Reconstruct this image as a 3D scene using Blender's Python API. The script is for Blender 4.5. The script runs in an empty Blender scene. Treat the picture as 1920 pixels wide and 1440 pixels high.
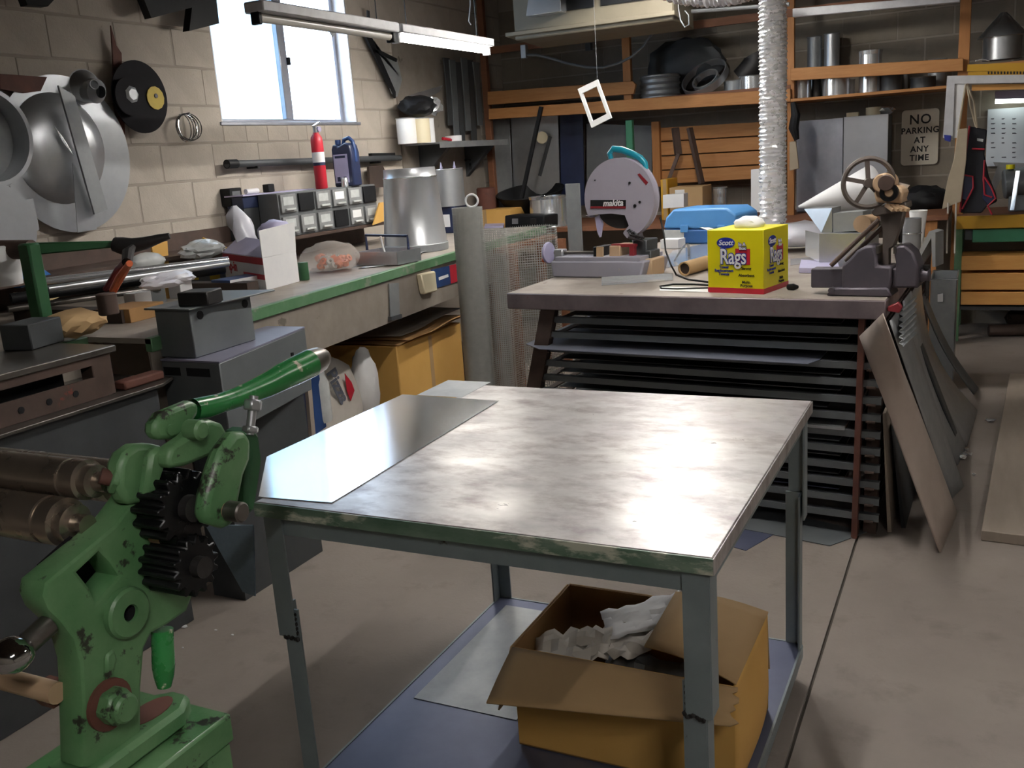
import bpy, bmesh, math, random
from mathutils import Vector, Matrix
random.seed(7)
sc = bpy.context.scene
COL = sc.collection
V = Vector
# ------------------------------------------------------------------ camera
FPX, CX, CY, EYE = 1782.0, 960.0, 720.0, 1.6
_vy = V((1850 - CX, 230 - CY, FPX)).normalized()
_vx = V((2700 + CX, CY - 550, -FPX))
_vx = (_vx - _vy * _vx.dot(_vy)).normalized()
_vz = _vx.cross(_vy)
ROT = Matrix((_vx, _vy, _vz))          # image axes -> room axes
CAM = V((0, 0, EYE))
cam = bpy.data.cameras.new('camera'); cam.sensor_width = 36; cam.lens = FPX / 1920 * 36
cam.clip_start = .05
camo = bpy.data.objects.new('camera', cam); COL.objects.link(camo)
m4 = ROT.to_4x4() @ Matrix(((1, 0, 0, 0), (0, -1, 0, 0), (0, 0, -1, 0), (0, 0, 0, 1)))
m4.translation = CAM
camo.matrix_world = m4
sc.camera = camo
# ------------------------------------------------------------------ world, light, exposure
w = bpy.data.worlds.new('sky'); sc.world = w; w.use_nodes = True
bg = w.node_tree.nodes['Background']
bg.inputs[0].default_value = (.74, .87, 1, 1); bg.inputs[1].default_value = 9.0
sc.view_settings.view_transform = 'Standard'; sc.view_settings.look = 'None'
sc.view_settings.exposure = 0.42; sc.view_settings.gamma = 1
sc.view_settings.use_curve_mapping = False
LIT_NEAR, LIT_CEIL = 60.0, 230.0
WX, BY, BZ = -4.2, 8.6, 1.05            # left wall x, back wall y, left bench height
WIN = (4.66, 6.10, 1.92, 2.86)          # window opening y0 y1 z0 z1
pl = bpy.data.lights.new('window_portal', 'AREA'); pl.shape = 'RECTANGLE'
pl.size = WIN[1] - WIN[0]; pl.size_y = WIN[3] - WIN[2]; pl.cycles.is_portal = True
plo = bpy.data.objects.new('window_portal', pl); COL.objects.link(plo)
plo.location = (WX - .17, (WIN[0] + WIN[1]) / 2, (WIN[2] + WIN[3]) / 2)
plo.rotation_euler = (math.pi / 2, 0, -math.pi / 2)

# ------------------------------------------------------------------ pixel -> room helpers (measured from the photograph)
def _ray(x, y): return ROT @ V((x - CX, y - CY, FPX))
def PZ(x, y, z): d = _ray(x, y); return CAM + d * ((z - EYE) / d.z)
def PX(x, y, X): d = _ray(x, y); return CAM + d * (X / d.x)
def PY(x, y, Y): d = _ray(x, y); return CAM + d * (Y / d.y)
def PD(x, y, p): d = _ray(x, y); n = ROT @ V((0, 0, 1)); return CAM + d * ((V(p) - CAM).dot(n) / d.dot(n))
# ------------------------------------------------------------------ materials
def L(h):
    if not isinstance(h, str): return h
    def g(c): return c / 12.92 if c <= .04045 else ((c + .055) / 1.055) ** 2.4
    return tuple(g(int(h[i:i + 2], 16) / 255) for i in (0, 2, 4)) + (1,)
MATS = {}
def mat(name, c, c2=None, s=6, rough=.5, r2=None, metal=0, bump=0, bs=80, st=(1, 1, 1), wear=None, ws=14, wt=.6, ww=.04, spec=.5, emit=0, trans=0, lo=.26, hi=.74):
    m = bpy.data.materials.new(name); m.use_nodes = True; MATS[name] = m
    N = m.node_tree.nodes; K = m.node_tree.links; b = N['Principled BSDF']
    b.inputs['Base Color'].default_value = L(c); b.inputs['Roughness'].default_value = rough
    b.inputs['Metallic'].default_value = metal; b.inputs['Specular IOR Level'].default_value = spec
    if emit:
        b.inputs['Emission Color'].default_value = L(c); b.inputs['Emission Strength'].default_value = emit
    if trans:
        b.inputs['Transmission Weight'].default_value = trans
    if c2 or bump or wear:
        tc = N.new('ShaderNodeTexCoord'); mp = N.new('ShaderNodeMapping'); mp.inputs['Scale'].default_value = st
        K.new(tc.outputs['Object'], mp.inputs['Vector'])
    def noise(scale, det=5):
        n = N.new('ShaderNodeTexNoise'); n.inputs['Scale'].default_value = scale; n.inputs['Detail'].default_value = det
        n.inputs['Roughness'].default_value = .65; K.new(mp.outputs[0], n.inputs['Vector']); return n
    out = None
    if c2:
        n = noise(s); r = N.new('ShaderNodeValToRGB'); e = r.color_ramp.elements
        e[0].position, e[1].position = lo, hi; e[0].color, e[1].color = L(c), L(c2)
        K.new(n.outputs[0], r.inputs[0]); out = r.outputs[0]
        if r2 is not None:
            q = N.new('ShaderNodeMapRange'); q.inputs[1].default_value = lo; q.inputs[2].default_value = hi
            q.inputs[3].default_value = rough; q.inputs[4].default_value = r2
            K.new(n.outputs[0], q.inputs[0]); K.new(q.outputs[0], b.inputs['Roughness'])
    if wear:
        n = noise(ws, 8); r = N.new('ShaderNodeValToRGB'); e = r.color_ramp.elements
        e[0].position, e[1].position = wt, wt + ww; e[0].color, e[1].color = (0, 0, 0, 1), (1, 1, 1, 1)
        K.new(n.outputs[0], r.inputs[0]); x = N.new('ShaderNodeMix'); x.data_type = 'RGBA'
        K.new(r.outputs[0], x.inputs[0])
        if out: K.new(out, x.inputs[6])
        else: x.inputs[6].default_value = L(c)
        x.inputs[7].default_value = L(wear); out = x.outputs[2]
    if out: K.new(out, b.inputs['Base Color'])
    if bump:
        n = noise(bs, 4); u = N.new('ShaderNodeBump'); u.inputs['Strength'].default_value = bump; u.inputs['Distance'].default_value = .004
        K.new(n.outputs[0], u.inputs['Height']); K.new(u.outputs[0], b.inputs['Normal'])
    return m
mat('floor', '7a716b', '90867f', 1.7, .6, .78, bump=.3, bs=60, wear='6f665f', ws=5, wt=.55, ww=.25)
mat('joint', '4a443e', rough=.9)
mat('mortar', '9f968b', rough=.95)
mat('block', 'aca398', 'bcb3a8', 5, .9, bump=.5, bs=70, wear='978e84', ws=6, wt=.67)
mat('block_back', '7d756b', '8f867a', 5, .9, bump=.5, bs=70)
mat('ceiling', '55463a', '3f342b', 3, .9)
mat('plaster', '8d857b', '7d766d', 2, .9)
mat('white_paint', 'd5d5d8', 'bcbcc0', 12, .45)
mat('alu', 'b9bcc6', 'a2a6b2', 9, .38, metal=.7)
mat('galv', 'c4c7cb', 'b2b6bb', 7, .3, .4, metal=.8)
mat('galv_bright', 'dfe1e4', 'd0d3d7', 4, .18, .25, metal=.75)
mat('galv_dull', 'a9acae', '92969a', 7, .42, .55, metal=.55)
mat('sheet', 'eef0f3', 'e4e7eb', 3, .11, .15, metal=.97)
mat('steel_worn', 'dcdad8', '8f8b8e', 5, .24, .44, metal=.5, st=(1, 1.7, 1), wear='77686a', ws=9, wt=.47, ww=.3, bump=.08, bs=14, lo=.2, hi=.8)
mat('steel_dark', '3d4043', '4c4f52', 6, .5, .6, metal=.35, bump=.08)
mat('steel_grey', '63686c', '757a7d', 5, .45, .55, metal=.35, wear='4b4641', ws=9, wt=.68)
mat('steel_brown', '5b4a42', '473a35', 7, .55, .7, metal=.3, wear='7a3d33', ws=9, wt=.66)
mat('bench_edge', '877b7e', '655c60', 6, .45, .6, metal=.4, wear='7c3535', ws=7, wt=.65)
mat('bench_top', 'a0978e', '877e75', 5, .42, .6, metal=.1, wear='6c5f52', ws=9, wt=.66)
mat('rust', '6e4034', '4d332c', 9, .75, metal=.1)
mat('black', '121315', '1b1c1f', 8, .55, spec=.25)
mat('disc_black', '141317', '1d1b20', 9, .7, spec=.12)
mat('dusty', '9d948a', '847c74', 5, .5, .65, metal=.2, wear='6c655e', ws=6, wt=.64)
mat('sheet_pink', 'c4b7ad', 'b0a298', 4, .5, .6, metal=.15, wear='8f7268', ws=4, wt=.66)
mat('blue_light', '5a9ad6', '4f8dcb', 5, .42)
mat('blue_mid', '33649f', '2e5c95', 5, .45)
mat('wire_pale', 'c2c2bd', 'b0b1ae', 30, .5, metal=.2)
mat('reducer', 'd8dade', 'c8cbd0', 5, .27, .33, metal=.7)
mat('black_gloss', '101113', rough=.25)
mat('iron', '2b2a2b', '3a3838', 12, .42, .55, metal=.5, bump=.15)
mat('gear', '1d1e20', '2c2d2f', 14, .25, .4, metal=.7)
mat('roll', 'a69a8e', 'bfb4a8', 5, .22, .34, metal=.9, st=(1, 1, 1), bump=.02)
mat('chrome', 'c9ccd0', rough=.08, metal=1)
mat('green', '3b6e41', '6b8f66', 9, .3, .48, wear='262820', ws=24, wt=.585, bump=.12, bs=55)
mat('green_handle', '23743a', '37894a', 9, .2, .3, wear='c3c6ae', ws=30, wt=.60)
mat('worn_steel', '67635f', '85817c', 10, .3, .4, metal=.85)
mat('green_bench', '38693f', '6f9272', 4, .45, .6, wear='7f8a78', ws=8, wt=.58)
mat('green_dark', '1f4a2c', '2b5a37', 6, .4, .5)
mat('green_post', '2e6f52', '357a5b', 6, .5)
mat('green_edge', '4b6f5c', '93a696', 6, .3, .45, metal=.25, st=(1, 1, 3), wear='dcdecf', ws=8, wt=.52, ww=.1)
mat('leg_steel', '7f8b90', '929da1', 6, .42, .55, metal=.3, wear='463a33', ws=10, wt=.66)
mat('gusset', '7b8c9d', '72828f', 90, .55, metal=.3)
mat('sheet_blue', '6b7080', '7d8290', 4, .4, .5, metal=.35)
mat('shelf_blue', '50566f', '6a6f86', 3, .35, .5, metal=.45)
mat('wood', 'a66f3e', 'bb8650', 5, .62, st=(1, 9, 9), wear='8a5026', ws=5, wt=.68)
mat('wood_y', 'b27340', 'c98a52', 5, .62, st=(9, 1, 9), wear='8a5026', ws=5, wt=.68)
mat('wood_z', 'a06a3a', 'b07a46', 5, .62, st=(9, 9, 1))
mat('wood_dark', '6f4630', '82553a', 5, .65, st=(1, 9, 9))
mat('plank', 'cb8f4a', 'dba65e', 4, .55, st=(1, 10, 10), wear='a9702f', ws=4, wt=.66)
mat('ply', '90857a', '9e9287', 3, .7, st=(6, 1, 1))
mat('card', 'a88a62', 'b4966c', 3, .85)
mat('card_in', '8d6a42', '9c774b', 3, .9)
mat('card_yellow', 'd0a052', 'dbae62', 3, .8)
mat('card_edge', 'd3b98e', rough=.9)
mat('paper', 'cfc9c0', 'b9b3ab', 6, .75)
mat('paper_white', 'ececec', 'dedee2', 5, .7)
mat('plastic_bag', 'dcdce4', 'c9cad6', 8, .3)
mat('white', 'f0f0f0', 'e4e4e6', 8, .5)
mat('red', 'c4283a', 'b02233', 6, .42)
mat('red_dark', '7d1f28', rough=.5)
mat('orange', 'd9542a', 'e07a4a', 12, .5)
mat('blue', '2f6fb8', '2a63a8', 5, .45)
mat('blue_dark', '1d3866', '24447a', 5, .45)
mat('navy', '1c2440', '26304f', 5, .4)
mat('teal', '118ba0', '0d7a90', 6, .38)
mat('yellow', 'e8dc12', 'dfd416', 4, .42)
mat('yellow_paint', 'c79a2b', 'b98a22', 5, .5)
mat('yellow_label', 'c9b032', 'b79a2a', 12, .6)
mat('saw_grey', '9c98a6', 'a6a2b0', 6, .42)
mat('saw_base', '8f8e9b', '9a98a4', 6, .5, wear='b8a88d', ws=8, wt=.66)
mat('tan', 'b79a7b', 'c7ab8c', 7, .5, metal=.1)
mat('cast', '5c5450', '6a615c', 12, .5, metal=.3, bump=.12)
mat('vise', '4e4a52', '5d5760', 8, .45, .55, metal=.35, wear='7a6a60', ws=12, wt=.68)
mat('cabinet', '676a6c', '5c5f61', 8, .5, metal=.1)
mat('drawer', '8b8d8e', '787a7b', 20, .35)
mat('clear', 'c9cccc', 'b4b8b8', 20, .2)
mat('lavender', 'a7a3c4', 'b7b3d2', 5, .5)
mat('cream', 'ded3b5', rough=.5)
mat('beige_metal', '6d6656', '777060', 5, .5)
mat('sign', 'd9d2c4', 'cfc7b8', 6, .55)
mat('ink', '161415', rough=.6)
mat('ink_blue', '1d2c8c', rough=.5)
mat('ink_grey', '5b5f6b', rough=.6)
mat('red_trim', 'a12233', rough=.6)
mat('cloth_black', '14151b', '1d1f28', 9, .8)
mat('leather', 'b5a892', 'a89a84', 8, .7)
mat('board_white', 'dfe6ee', 'd4dde8', 3, .25)
mat('mesh_wire', '9a9c9c', '85888a', 30, .4, metal=.75)
mat('foil', 'f8f8fa', 'ececf0', 9, .22, .34, metal=.5, bump=.5, bs=45)
mat('dark_wood', '2c221d', '3a2d26', 5, .7)
mat('tube_on', 'fffaf0', emit=LIT_NEAR)
mat('tube_dim', 'fffaf2', emit=LIT_CEIL * .25)
mat('tube_front', 'fffaf2', emit=LIT_CEIL * .6)
mat('tube_mid', 'fffaf2', emit=LIT_CEIL * .75)
mat('lid_grey', '9393a6', '85859a', 5, .4, metal=.3)
mat('locker', 'b4b7bd', 'a6a9b0', 5, .42, metal=.3)
mat('tube_ceiling', 'fffaf2', emit=LIT_CEIL)
mat('tube_off', 'd9d6cf', rough=.3)
mat('tube_small', 'f4fff0', emit=6)
mat('glass_dark', '2a2d30', rough=.1)
def glass(name, tint):
    m = bpy.data.materials.new(name); m.use_nodes = True; MATS[name] = m; N = m.node_tree.nodes; K = m.node_tree.links
    N.clear(); o = N.new('ShaderNodeOutputMaterial'); t = N.new('ShaderNodeBsdfTransparent'); g = N.new('ShaderNodeBsdfGlossy'); x = N.new('ShaderNodeMixShader')
    t.inputs[0].default_value = tint; g.inputs['Roughness'].default_value = .05; x.inputs[0].default_value = .06
    K.new(t.outputs[0], x.inputs[1]); K.new(g.outputs[0], x.inputs[2]); K.new(x.outputs[0], o.inputs[0])
    return m
glass('pane', (.95, .97, 1, 1)); glass('pane_screen', (.385, .445, .485, 1))
_m = glass('bag_clear', (.85, .84, .86, 1)); _g = [n for n in _m.node_tree.nodes if n.type == 'BSDF_GLOSSY'][0]; _d = _m.node_tree.nodes.new('ShaderNodeBsdfDiffuse'); _d.inputs[0].default_value = L('e8e2da')
_x = [n for n in _m.node_tree.nodes if n.type == 'MIX_SHADER'][0]; _x.inputs[0].default_value = .27; _m.node_tree.links.new(_d.outputs[0], _x.inputs[2])
# ------------------------------------------------------------------ mesh builder
def rot3(r): return Matrix.Rotation(math.radians(r[2]), 3, 'Z') @ Matrix.Rotation(math.radians(r[1]), 3, 'Y') @ Matrix.Rotation(math.radians(r[0]), 3, 'X')
def frame_of(d):
    d = V(d).normalized(); a = V((0, 0, 1)) if abs(d.z) < .95 else V((1, 0, 0))
    x = a.cross(d).normalized(); return x, d.cross(x), d
class M:
    def __init__(s): s.v = []; s.f = []
    def add(s, vs, fs):
        n = len(s.v); s.v += [V(p) for p in vs]; s.f += [tuple(i + n for i in f) for f in fs]; return s
    def box(s, c, d, r=None):
        c = V(c); h = V(d) / 2; R = rot3(r) if r else Matrix.Identity(3)
        vs = [c + R @ V((x * h.x, y * h.y, z * h.z)) for x in (-1, 1) for y in (-1, 1) for z in (-1, 1)]
        return s.add(vs, [(0, 1, 3, 2), (4, 6, 7, 5), (0, 4, 5, 1), (2, 3, 7, 6), (0, 2, 6, 4), (1, 5, 7, 3)])
    def bx(s, x0, x1, y0, y1, z0, z1): return s.box(((x0 + x1) / 2, (y0 + y1) / 2, (z0 + z1) / 2), (x1 - x0, y1 - y0, z1 - z0))
    def cyl(s, a, b, r0, r1=None, n=16, cap=True):
        a, b = V(a), V(b); r1 = r0 if r1 is None else r1; x, y, _ = frame_of(b - a)
        vs = []
        for p, r in ((a, r0), (b, r1)):
            vs += [p + (x * math.cos(t) + y * math.sin(t)) * r for t in (2 * math.pi * i / n for i in range(n))]
        fs = [(i, (i + 1) % n, n + (i + 1) % n, n + i) for i in range(n)]
        if cap: fs += [tuple(range(n))[::-1], tuple(range(n, 2 * n))]
        return s.add(vs, fs)
    def lathe(s, prof, o, ax=(0, 0, 1), n=24, closed=False, wob=0):
        o = V(o); x, y, z = frame_of(ax); vs = []; k = len(prof)
        for i in range(n):
            t = 2 * math.pi * i / n; c = x * math.cos(t) + y * math.sin(t)
            vs += [o + c * (r * (1 + random.uniform(-wob, wob))) + z * h for r, h in prof]
        fs = []
        for i in range(n):
            j = (i + 1) % n
            for q in range(k if closed else k - 1):
                q2 = (q + 1) % k
                fs.append((i * k + q, j * k + q, j * k + q2, i * k + q2))
        return s.add(vs, fs)
    def tube(s, pts, r, n=8, closed=False, cap=True):
        pts = [V(p) for p in pts]; k = len(pts); vs = []; up = None
        rr = r if isinstance(r, (list, tuple)) else [r] * k
        for i, p in enumerate(pts):
            a = pts[(i - 1) % k] if closed or i else p; b = pts[(i + 1) % k] if closed or i < k - 1 else p
            d = (b - a).normalized()
            if up is None: up, _, _ = frame_of(d)
            up = (up - d * up.dot(d)).normalized(); y = d.cross(up)
            vs += [p + (up * math.cos(t) + y * math.sin(t)) * rr[i] for t in (2 * math.pi * j / n for j in range(n))]
        fs = [(i * n + j, i * n + (j + 1) % n, ((i + 1) % k) * n + (j + 1) % n, ((i + 1) % k) * n + j) for i in range(k if closed else k - 1) for j in range(n)]
        if not closed and cap: fs += [tuple(range(n))[::-1], tuple(range((k - 1) * n, k * n))]
        return s.add(vs, fs)
    def prism(s, poly, vec):
        poly = [V(p) for p in poly]; n = len(poly); vec = V(vec)
        return s.add(poly + [p + vec for p in poly], [tuple(range(n))[::-1], tuple(range(n, 2 * n))] + [(i, (i + 1) % n, n + (i + 1) % n, n + i) for i in range(n)])
    def bar(s, a, b, wd, ht, up=(0, 0, 1)):
        a, b = V(a), V(b); d = (b - a).normalized(); u = V(up); u = (u - d * u.dot(d)).normalized(); x = d.cross(u)
        q = [x * (i * wd / 2) + u * (j * ht / 2) for i, j in ((-1, -1), (1, -1), (1, 1), (-1, 1))]
        return s.prism([a + e for e in q], b - a)
    def slab(s, poly, t):
        poly = [V(p) for p in poly]; n = (poly[1] - poly[0]).cross(poly[2] - poly[0]).normalized()
        return s.prism(poly, n * t)
    def ring(s, c, ax, R, r, n=28, k=8, sq=None):
        pr = [(R + r * math.cos(t), r * math.sin(t)) for t in (2 * math.pi * i / k for i in range(k))]
        if sq: pr = [(R - sq[0], -sq[1]), (R + sq[0], -sq[1]), (R + sq[0], sq[1]), (R - sq[0], sq[1])]
        return s.lathe(pr, c, ax, n, True)
    def grid(s, fn, nu, nv, t=0):
        vs = [V(fn(i / nu, j / nv)) for i in range(nu + 1) for j in range(nv + 1)]
        fs = [(i * (nv + 1) + j, (i + 1) * (nv + 1) + j, (i + 1) * (nv + 1) + j + 1, i * (nv + 1) + j + 1) for i in range(nu) for j in range(nv)]
        return s.add(vs, fs)
    def blob(s, c, d, sub=2, noise=.2, seed=1, flat=False):
        b = bmesh.new(); bmesh.ops.create_icosphere(b, subdivisions=sub, radius=1); rnd = random.Random(seed)
        c, d = V(c), V(d); b.verts.ensure_lookup_table(); vs = []
        for q in b.verts:
            k = 1 + rnd.uniform(-noise, noise); p = V((q.co.x * d.x / 2, q.co.y * d.y / 2, q.co.z * d.z / 2)) * k
            if flat: p.z = max(p.z, -d.z * .3)
            vs.append(c + p)
        fs = [tuple(v.index for v in f.verts) for f in b.faces]; b.free()
        return s.add(vs, fs)
def root_of(o):
    while o.parent: o = o.parent
    return o
def link(name, me, parent=None):
    o = bpy.data.objects.new(name, me); COL.objects.link(o); o.parent = parent; return o
def mk(name, m, material, parent=None, bevel=0, sharp=35, seg=1, sub=0, solid=0):
    me = bpy.data.meshes.new(name); vs = m.v
    if parent is not None:
        inv = root_of(parent).matrix_basis.inverted(); vs = [inv @ p for p in vs]
    me.from_pydata([tuple(p) for p in vs], [], m.f)
    b = bmesh.new(); b.from_mesh(me); bmesh.ops.recalc_face_normals(b, faces=b.faces); b.to_mesh(me); b.free()
    me.materials.append(MATS[material])
    if sharp:
        me.shade_smooth(); me.set_sharp_from_angle(angle=math.radians(sharp))
    o = link(name, me, parent)
    if solid:
        q = o.modifiers.new('thickness', 'SOLIDIFY'); q.thickness = solid; q.offset = 0
    if sub:
        q = o.modifiers.new('smooth', 'SUBSURF'); q.levels = sub; q.render_levels = sub
    if bevel:
        q = o.modifiers.new('bevel', 'BEVEL'); q.width = bevel; q.segments = seg; q.limit_method = 'ANGLE'; q.angle_limit = math.radians(40)
    return o
P = mk
def tag(o, label, cat, group=None):
    o['label'] = label; o['category'] = cat
    if group: o['group'] = group
    return o
def E(name, label, cat, loc, group=None, rz=0):
    o = bpy.data.objects.new(name, None); COL.objects.link(o); o.location = V(loc); o.rotation_euler = (0, 0, math.radians(rz)); o.empty_display_size = .05
    return tag(o, label, cat, group)
def T(name, label, cat, m, material, group=None, **k):
    lo = V([min(p[i] for p in m.v) for i in range(3)]); hi = V([max(p[i] for p in m.v) for i in range(3)])
    o0 = V(((lo.x + hi.x) / 2, (lo.y + hi.y) / 2, lo.z)); q = M(); q.v = [p - o0 for p in m.v]; q.f = m.f
    o = mk(name, q, material, None, **k); o.location = o0
    return tag(o, label, cat, group)
def S(name, m, material, **k):
    o = mk(name, m, material, None, **k); o['kind'] = 'structure'; return o
def copy_tree(o, parent=None):
    c = o.copy(); COL.objects.link(c); c.parent = parent
    for ch in list(o.children): copy_tree(ch, c)
    return c
def curve_mesh(cu):
    o = bpy.data.objects.new('tmp', cu); me = bpy.data.meshes.new_from_object(o); bpy.data.objects.remove(o); return me
def plate(name, outline, holes, thick, material, parent, X4, bevel=0, sharp=35):
    """flat plate with holes: outline in 2D, then placed by X4"""
    cu = bpy.data.curves.new('c', 'CURVE'); cu.dimensions = '2D'; cu.fill_mode = 'BOTH'; cu.extrude = thick / 2 - bevel; cu.bevel_depth = bevel; cu.bevel_resolution = 1; cu.offset = -bevel
    for pts in [outline] + list(holes):
        sp = cu.splines.new('POLY'); sp.points.add(len(pts) - 1); sp.use_cyclic_u = True
        for q, p in zip(sp.points, pts): q.co = (p[0], p[1], 0, 1)
    return place(name, curve_mesh(cu), material, parent, X4, sharp)
def place(name, me, material, parent, X4, sharp=35):
    me.name = name; me.transform((root_of(parent).matrix_basis.inverted() if parent else Matrix.Identity(4)) @ X4)
    me.materials.clear(); me.materials.append(MATS[material])
    if sharp: me.shade_smooth(); me.set_sharp_from_angle(angle=math.radians(sharp))
    return link(name, me, parent)
def txt(name, s, size, material, parent, X4, bold=0, wid=1, shear=0, depth=.0006, space=1):
    cu = bpy.data.curves.new('t', 'FONT'); cu.body = s; cu.size = size; cu.align_x = 'CENTER'; cu.align_y = 'CENTER'; cu.offset = bold; cu.extrude = depth; cu.shear = shear; cu.resolution_u = 3; cu.space_character = space
    me = curve_mesh(cu); me.transform(Matrix.Scale(wid, 4, (1, 0, 0)))
    return place(name, me, material, parent, X4, 0)
def X4(o, x, y):
    """matrix with local x, y axes and origin"""
    x = V(x).normalized(); y = V(y); y = (y - x * y.dot(x)).normalized(); z = x.cross(y)
    m = Matrix((x, y, z)).transposed().to_4x4(); m.translation = V(o); return m
def circ(c, r, n=32, a0=0, a1=360, ry=None):
    full = abs(a1 - a0) >= 360; k = n if full else n + 1
    return [(c[0] + r * math.cos(math.radians(a0 + (a1 - a0) * i / n)), c[1] + (ry or r) * math.sin(math.radians(a0 + (a1 - a0) * i / n))) for i in range(k)]
# ================================================================== STRUCTURE
RX0, RX1, RY0, RY1, RH = WX, 3.0, -2.6, BY, 3.15
fl = S('floor', M().bx(RX0 - .2, RX1, RY0, RY1 + .2, -.12, -.012), 'joint')
for a, b in ((RX0 - .2, -.407), (-.397, RX1)):
    P('floor_slab', M().bx(a, b, RY0, RY1 + .2, -.012, 0), 'floor', fl)
S('ceiling', M().bx(RX0 - .2, RX1, RY0, RY1 + .2, RH, RH + .1), 'ceiling')
S('wall_right', M().bx(RX1, RX1 + .15, RY0, RY1 + .2, 0, RH), 'plaster')
S('wall_front', M().bx(RX0 - .2, RX1, RY0 - .15, RY0, 0, RH), 'plaster')
# left wall: mortar core around the window opening, blocks proud of it
wl = M(); y0, y1, z0, z1 = WIN
wl.bx(WX - .2, WX - .0015, RY0, y0, 0, RH); wl.bx(WX - .2, WX - .0015, y1, RY1 + .2, 0, RH)
wl.bx(WX - .2, WX - .0015, y0, y1, 0, z0); wl.bx(WX - .2, WX - .0015, y0, y1, z1, RH)
wall_left = S('wall_left', wl, 'mortar')
_bm = {}
def block(parent, size, loc, axis, material):
    k = (round(size[0], 2), round(size[1], 2), axis)
    if k not in _bm:
        w_, h_ = k[0], k[1]; m = M()
        m.box((0, 0, 0), (.012, w_ - .008, h_ - .008) if axis == 'x' else (w_ - .008, .012, h_ - .008))
        o = P('concrete_block', m, material, parent, bevel=.003); _bm[k] = o.data; o.location = loc
    else:
        o = link('concrete_block', _bm[k], parent); o.location = loc
        q = o.modifiers.new('bevel', 'BEVEL'); q.width = .003; q.segments = 1
CH, CL = .2145, .415
for k in range(-4, 6):
    za = 1.80 + CH * k; zb = za + CH
    off = 4.13 + (0 if k % 2 else CL / 2)
    y = off - CL * 5
    while y < BY:
        segs = [(y, y + CL)]
        if zb > z0 + .03:
            n = []
            for a, b in segs:
                if b <= y0 or a >= y1: n.append((a, b))
                else:
                    if a < y0 - .04: n.append((a, y0))
                    if b > y1 + .04: n.append((y1, b))
            segs = n
        for a, b in segs:
            a, b = max(a, 1.7), min(b, BY)
            if b - a < .05: continue
            zt = zb
            if k == 0 and b > y0 + .02 and a < y1 - .02: zt = z0
            block(wall_left, (b - a, zt - za), (WX - .005, (a + b) / 2, (za + zt) / 2), 'x', 'block')
        y += CL
y = y0                                      # short sill course under the window
while y < y1 - .1:
    block(wall_left, (.2057, z0 - 1.80), (WX - .005, y + .103, (1.80 + z0) / 2), 'x', 'block'); y += .2057
wb = S('wall_back', M().bx(RX0, RX1, BY + .0015, BY + .2, 0, RH), 'mortar')
for k in range(0, 9):
    za = 1.0 + CH * k; x = WX + (0 if k % 2 else -CL / 2)
    while x < .9:
        a, b = max(x, WX), x + CL
        block(wb, (b - a, CH), ((a + b) / 2, BY + .005, za + CH / 2), 'y', 'block_back'); x += CL
# window
wn = S('window_1', M().bx(WX - .16, WX - .11, y0, y1, z0, z0 + .03).bx(WX - .16, WX - .11, y0, y1, z1 - .03, z1)
       .bx(WX - .16, WX - .11, y0, y0 + .03, z0 + .03, z1 - .03).bx(WX - .16, WX - .11, y1 - .035, y1, z0 + .03, z1 - .03), 'alu')
ym = PX(532, 180, WX - .13).y
P('mullion', M().bx(WX - .14, WX - .1, ym - .03, ym + .03, z0 + .03, z1 - .03), 'alu', wn, bevel=.004)
sash = P('sash_frame', M().bx(WX - .125, WX - .105, ym + .03, ym + .05, z0 + .03, z1 - .03).bx(WX - .125, WX - .105, y1 - .06, y1 - .035, z0 + .03, z1 - .03), 'alu', wn)
P('latch', M().box((WX - .09, ym + .045, 2.33), (.02, .02, .05)), 'black', sash)
P('pane', M().bx(WX - .134, WX - .13, y0 + .03, ym - .03, z0 + .03, z1 - .03), 'pane_screen', wn)
P('pane', M().bx(WX - .119, WX - .115, ym + .05, y1 - .06, z0 + .03, z1 - .03), 'pane', wn)
P('reveal', M().bx(WX - .11, WX - .004, y1 - .012, y1, z0, z1).bx(WX - .11, WX - .004, y0, y0 + .012, z0, z1), 'white_paint', wn)
P('window_sill', M().bx(WX - .11, WX + .012, y0 - .02, y1 + .03, z0 - .018, z0 + .004), 'alu', wn, bevel=.004)
# ------------------------------------------------------------------ lamps
def strip_light(label, a, b, on, tube_mat, group=None, z=2.3, hang=True, hood=False):
    a, b = V(a), V(b); d = (b - a).normalized(); s = V((d.y, -d.x, 0)); c = (a + b) / 2
    r = E('strip_light', label, 'light', (c.x, c.y, z - .03), group)
    P('housing', M().bar(a + V((0, 0, .045)), b + V((0, 0, .045)), .115, .05), 'white_paint', r, bevel=.006)
    if hood:
        for q in (-1, 1):
            P('reflector', M().prism([a + s * (q * .055) + V((0, 0, .03)), a + s * (q * .19) + V((0, 0, -.065)), b + s * (q * .19) + V((0, 0, -.065)), b + s * (q * .055) + V((0, 0, .03))], s * (q * .004)), 'white_paint', r)
        for q, dd in ((a, -d), (b, d)):
            P('reflector_end', M().prism([q + s * -.19 + V((0, 0, -.065)), q + s * .19 + V((0, 0, -.065)), q + s * .055 + V((0, 0, .03)), q + s * -.055 + V((0, 0, .03))], dd * .004), 'white_paint', r)
    for p, q in ((a, d), (b, -d)):
        P('end_cap', M().box(p + q * .012 + V((0, 0, -.005)), (.05, .025, .055)), 'white_paint' if on else 'black', r, bevel=.004)
    P('tube', M().cyl(a + d * .03, b - d * .03, .021, n=12), tube_mat, r)
    if hang:
        for t in (.12, .88):
            p = a.lerp(b, t); P('hanger', M().cyl(p + V((0, 0, .07)), (p.x, p.y, RH), .003, n=6), 'steel_dark', r)
    return r
LX = -3.04
strip_light('unlit white strip light hanging in front of the window', (LX, 3.68, 2.3), (LX, 4.84, 2.3), False, 'tube_off')
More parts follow.
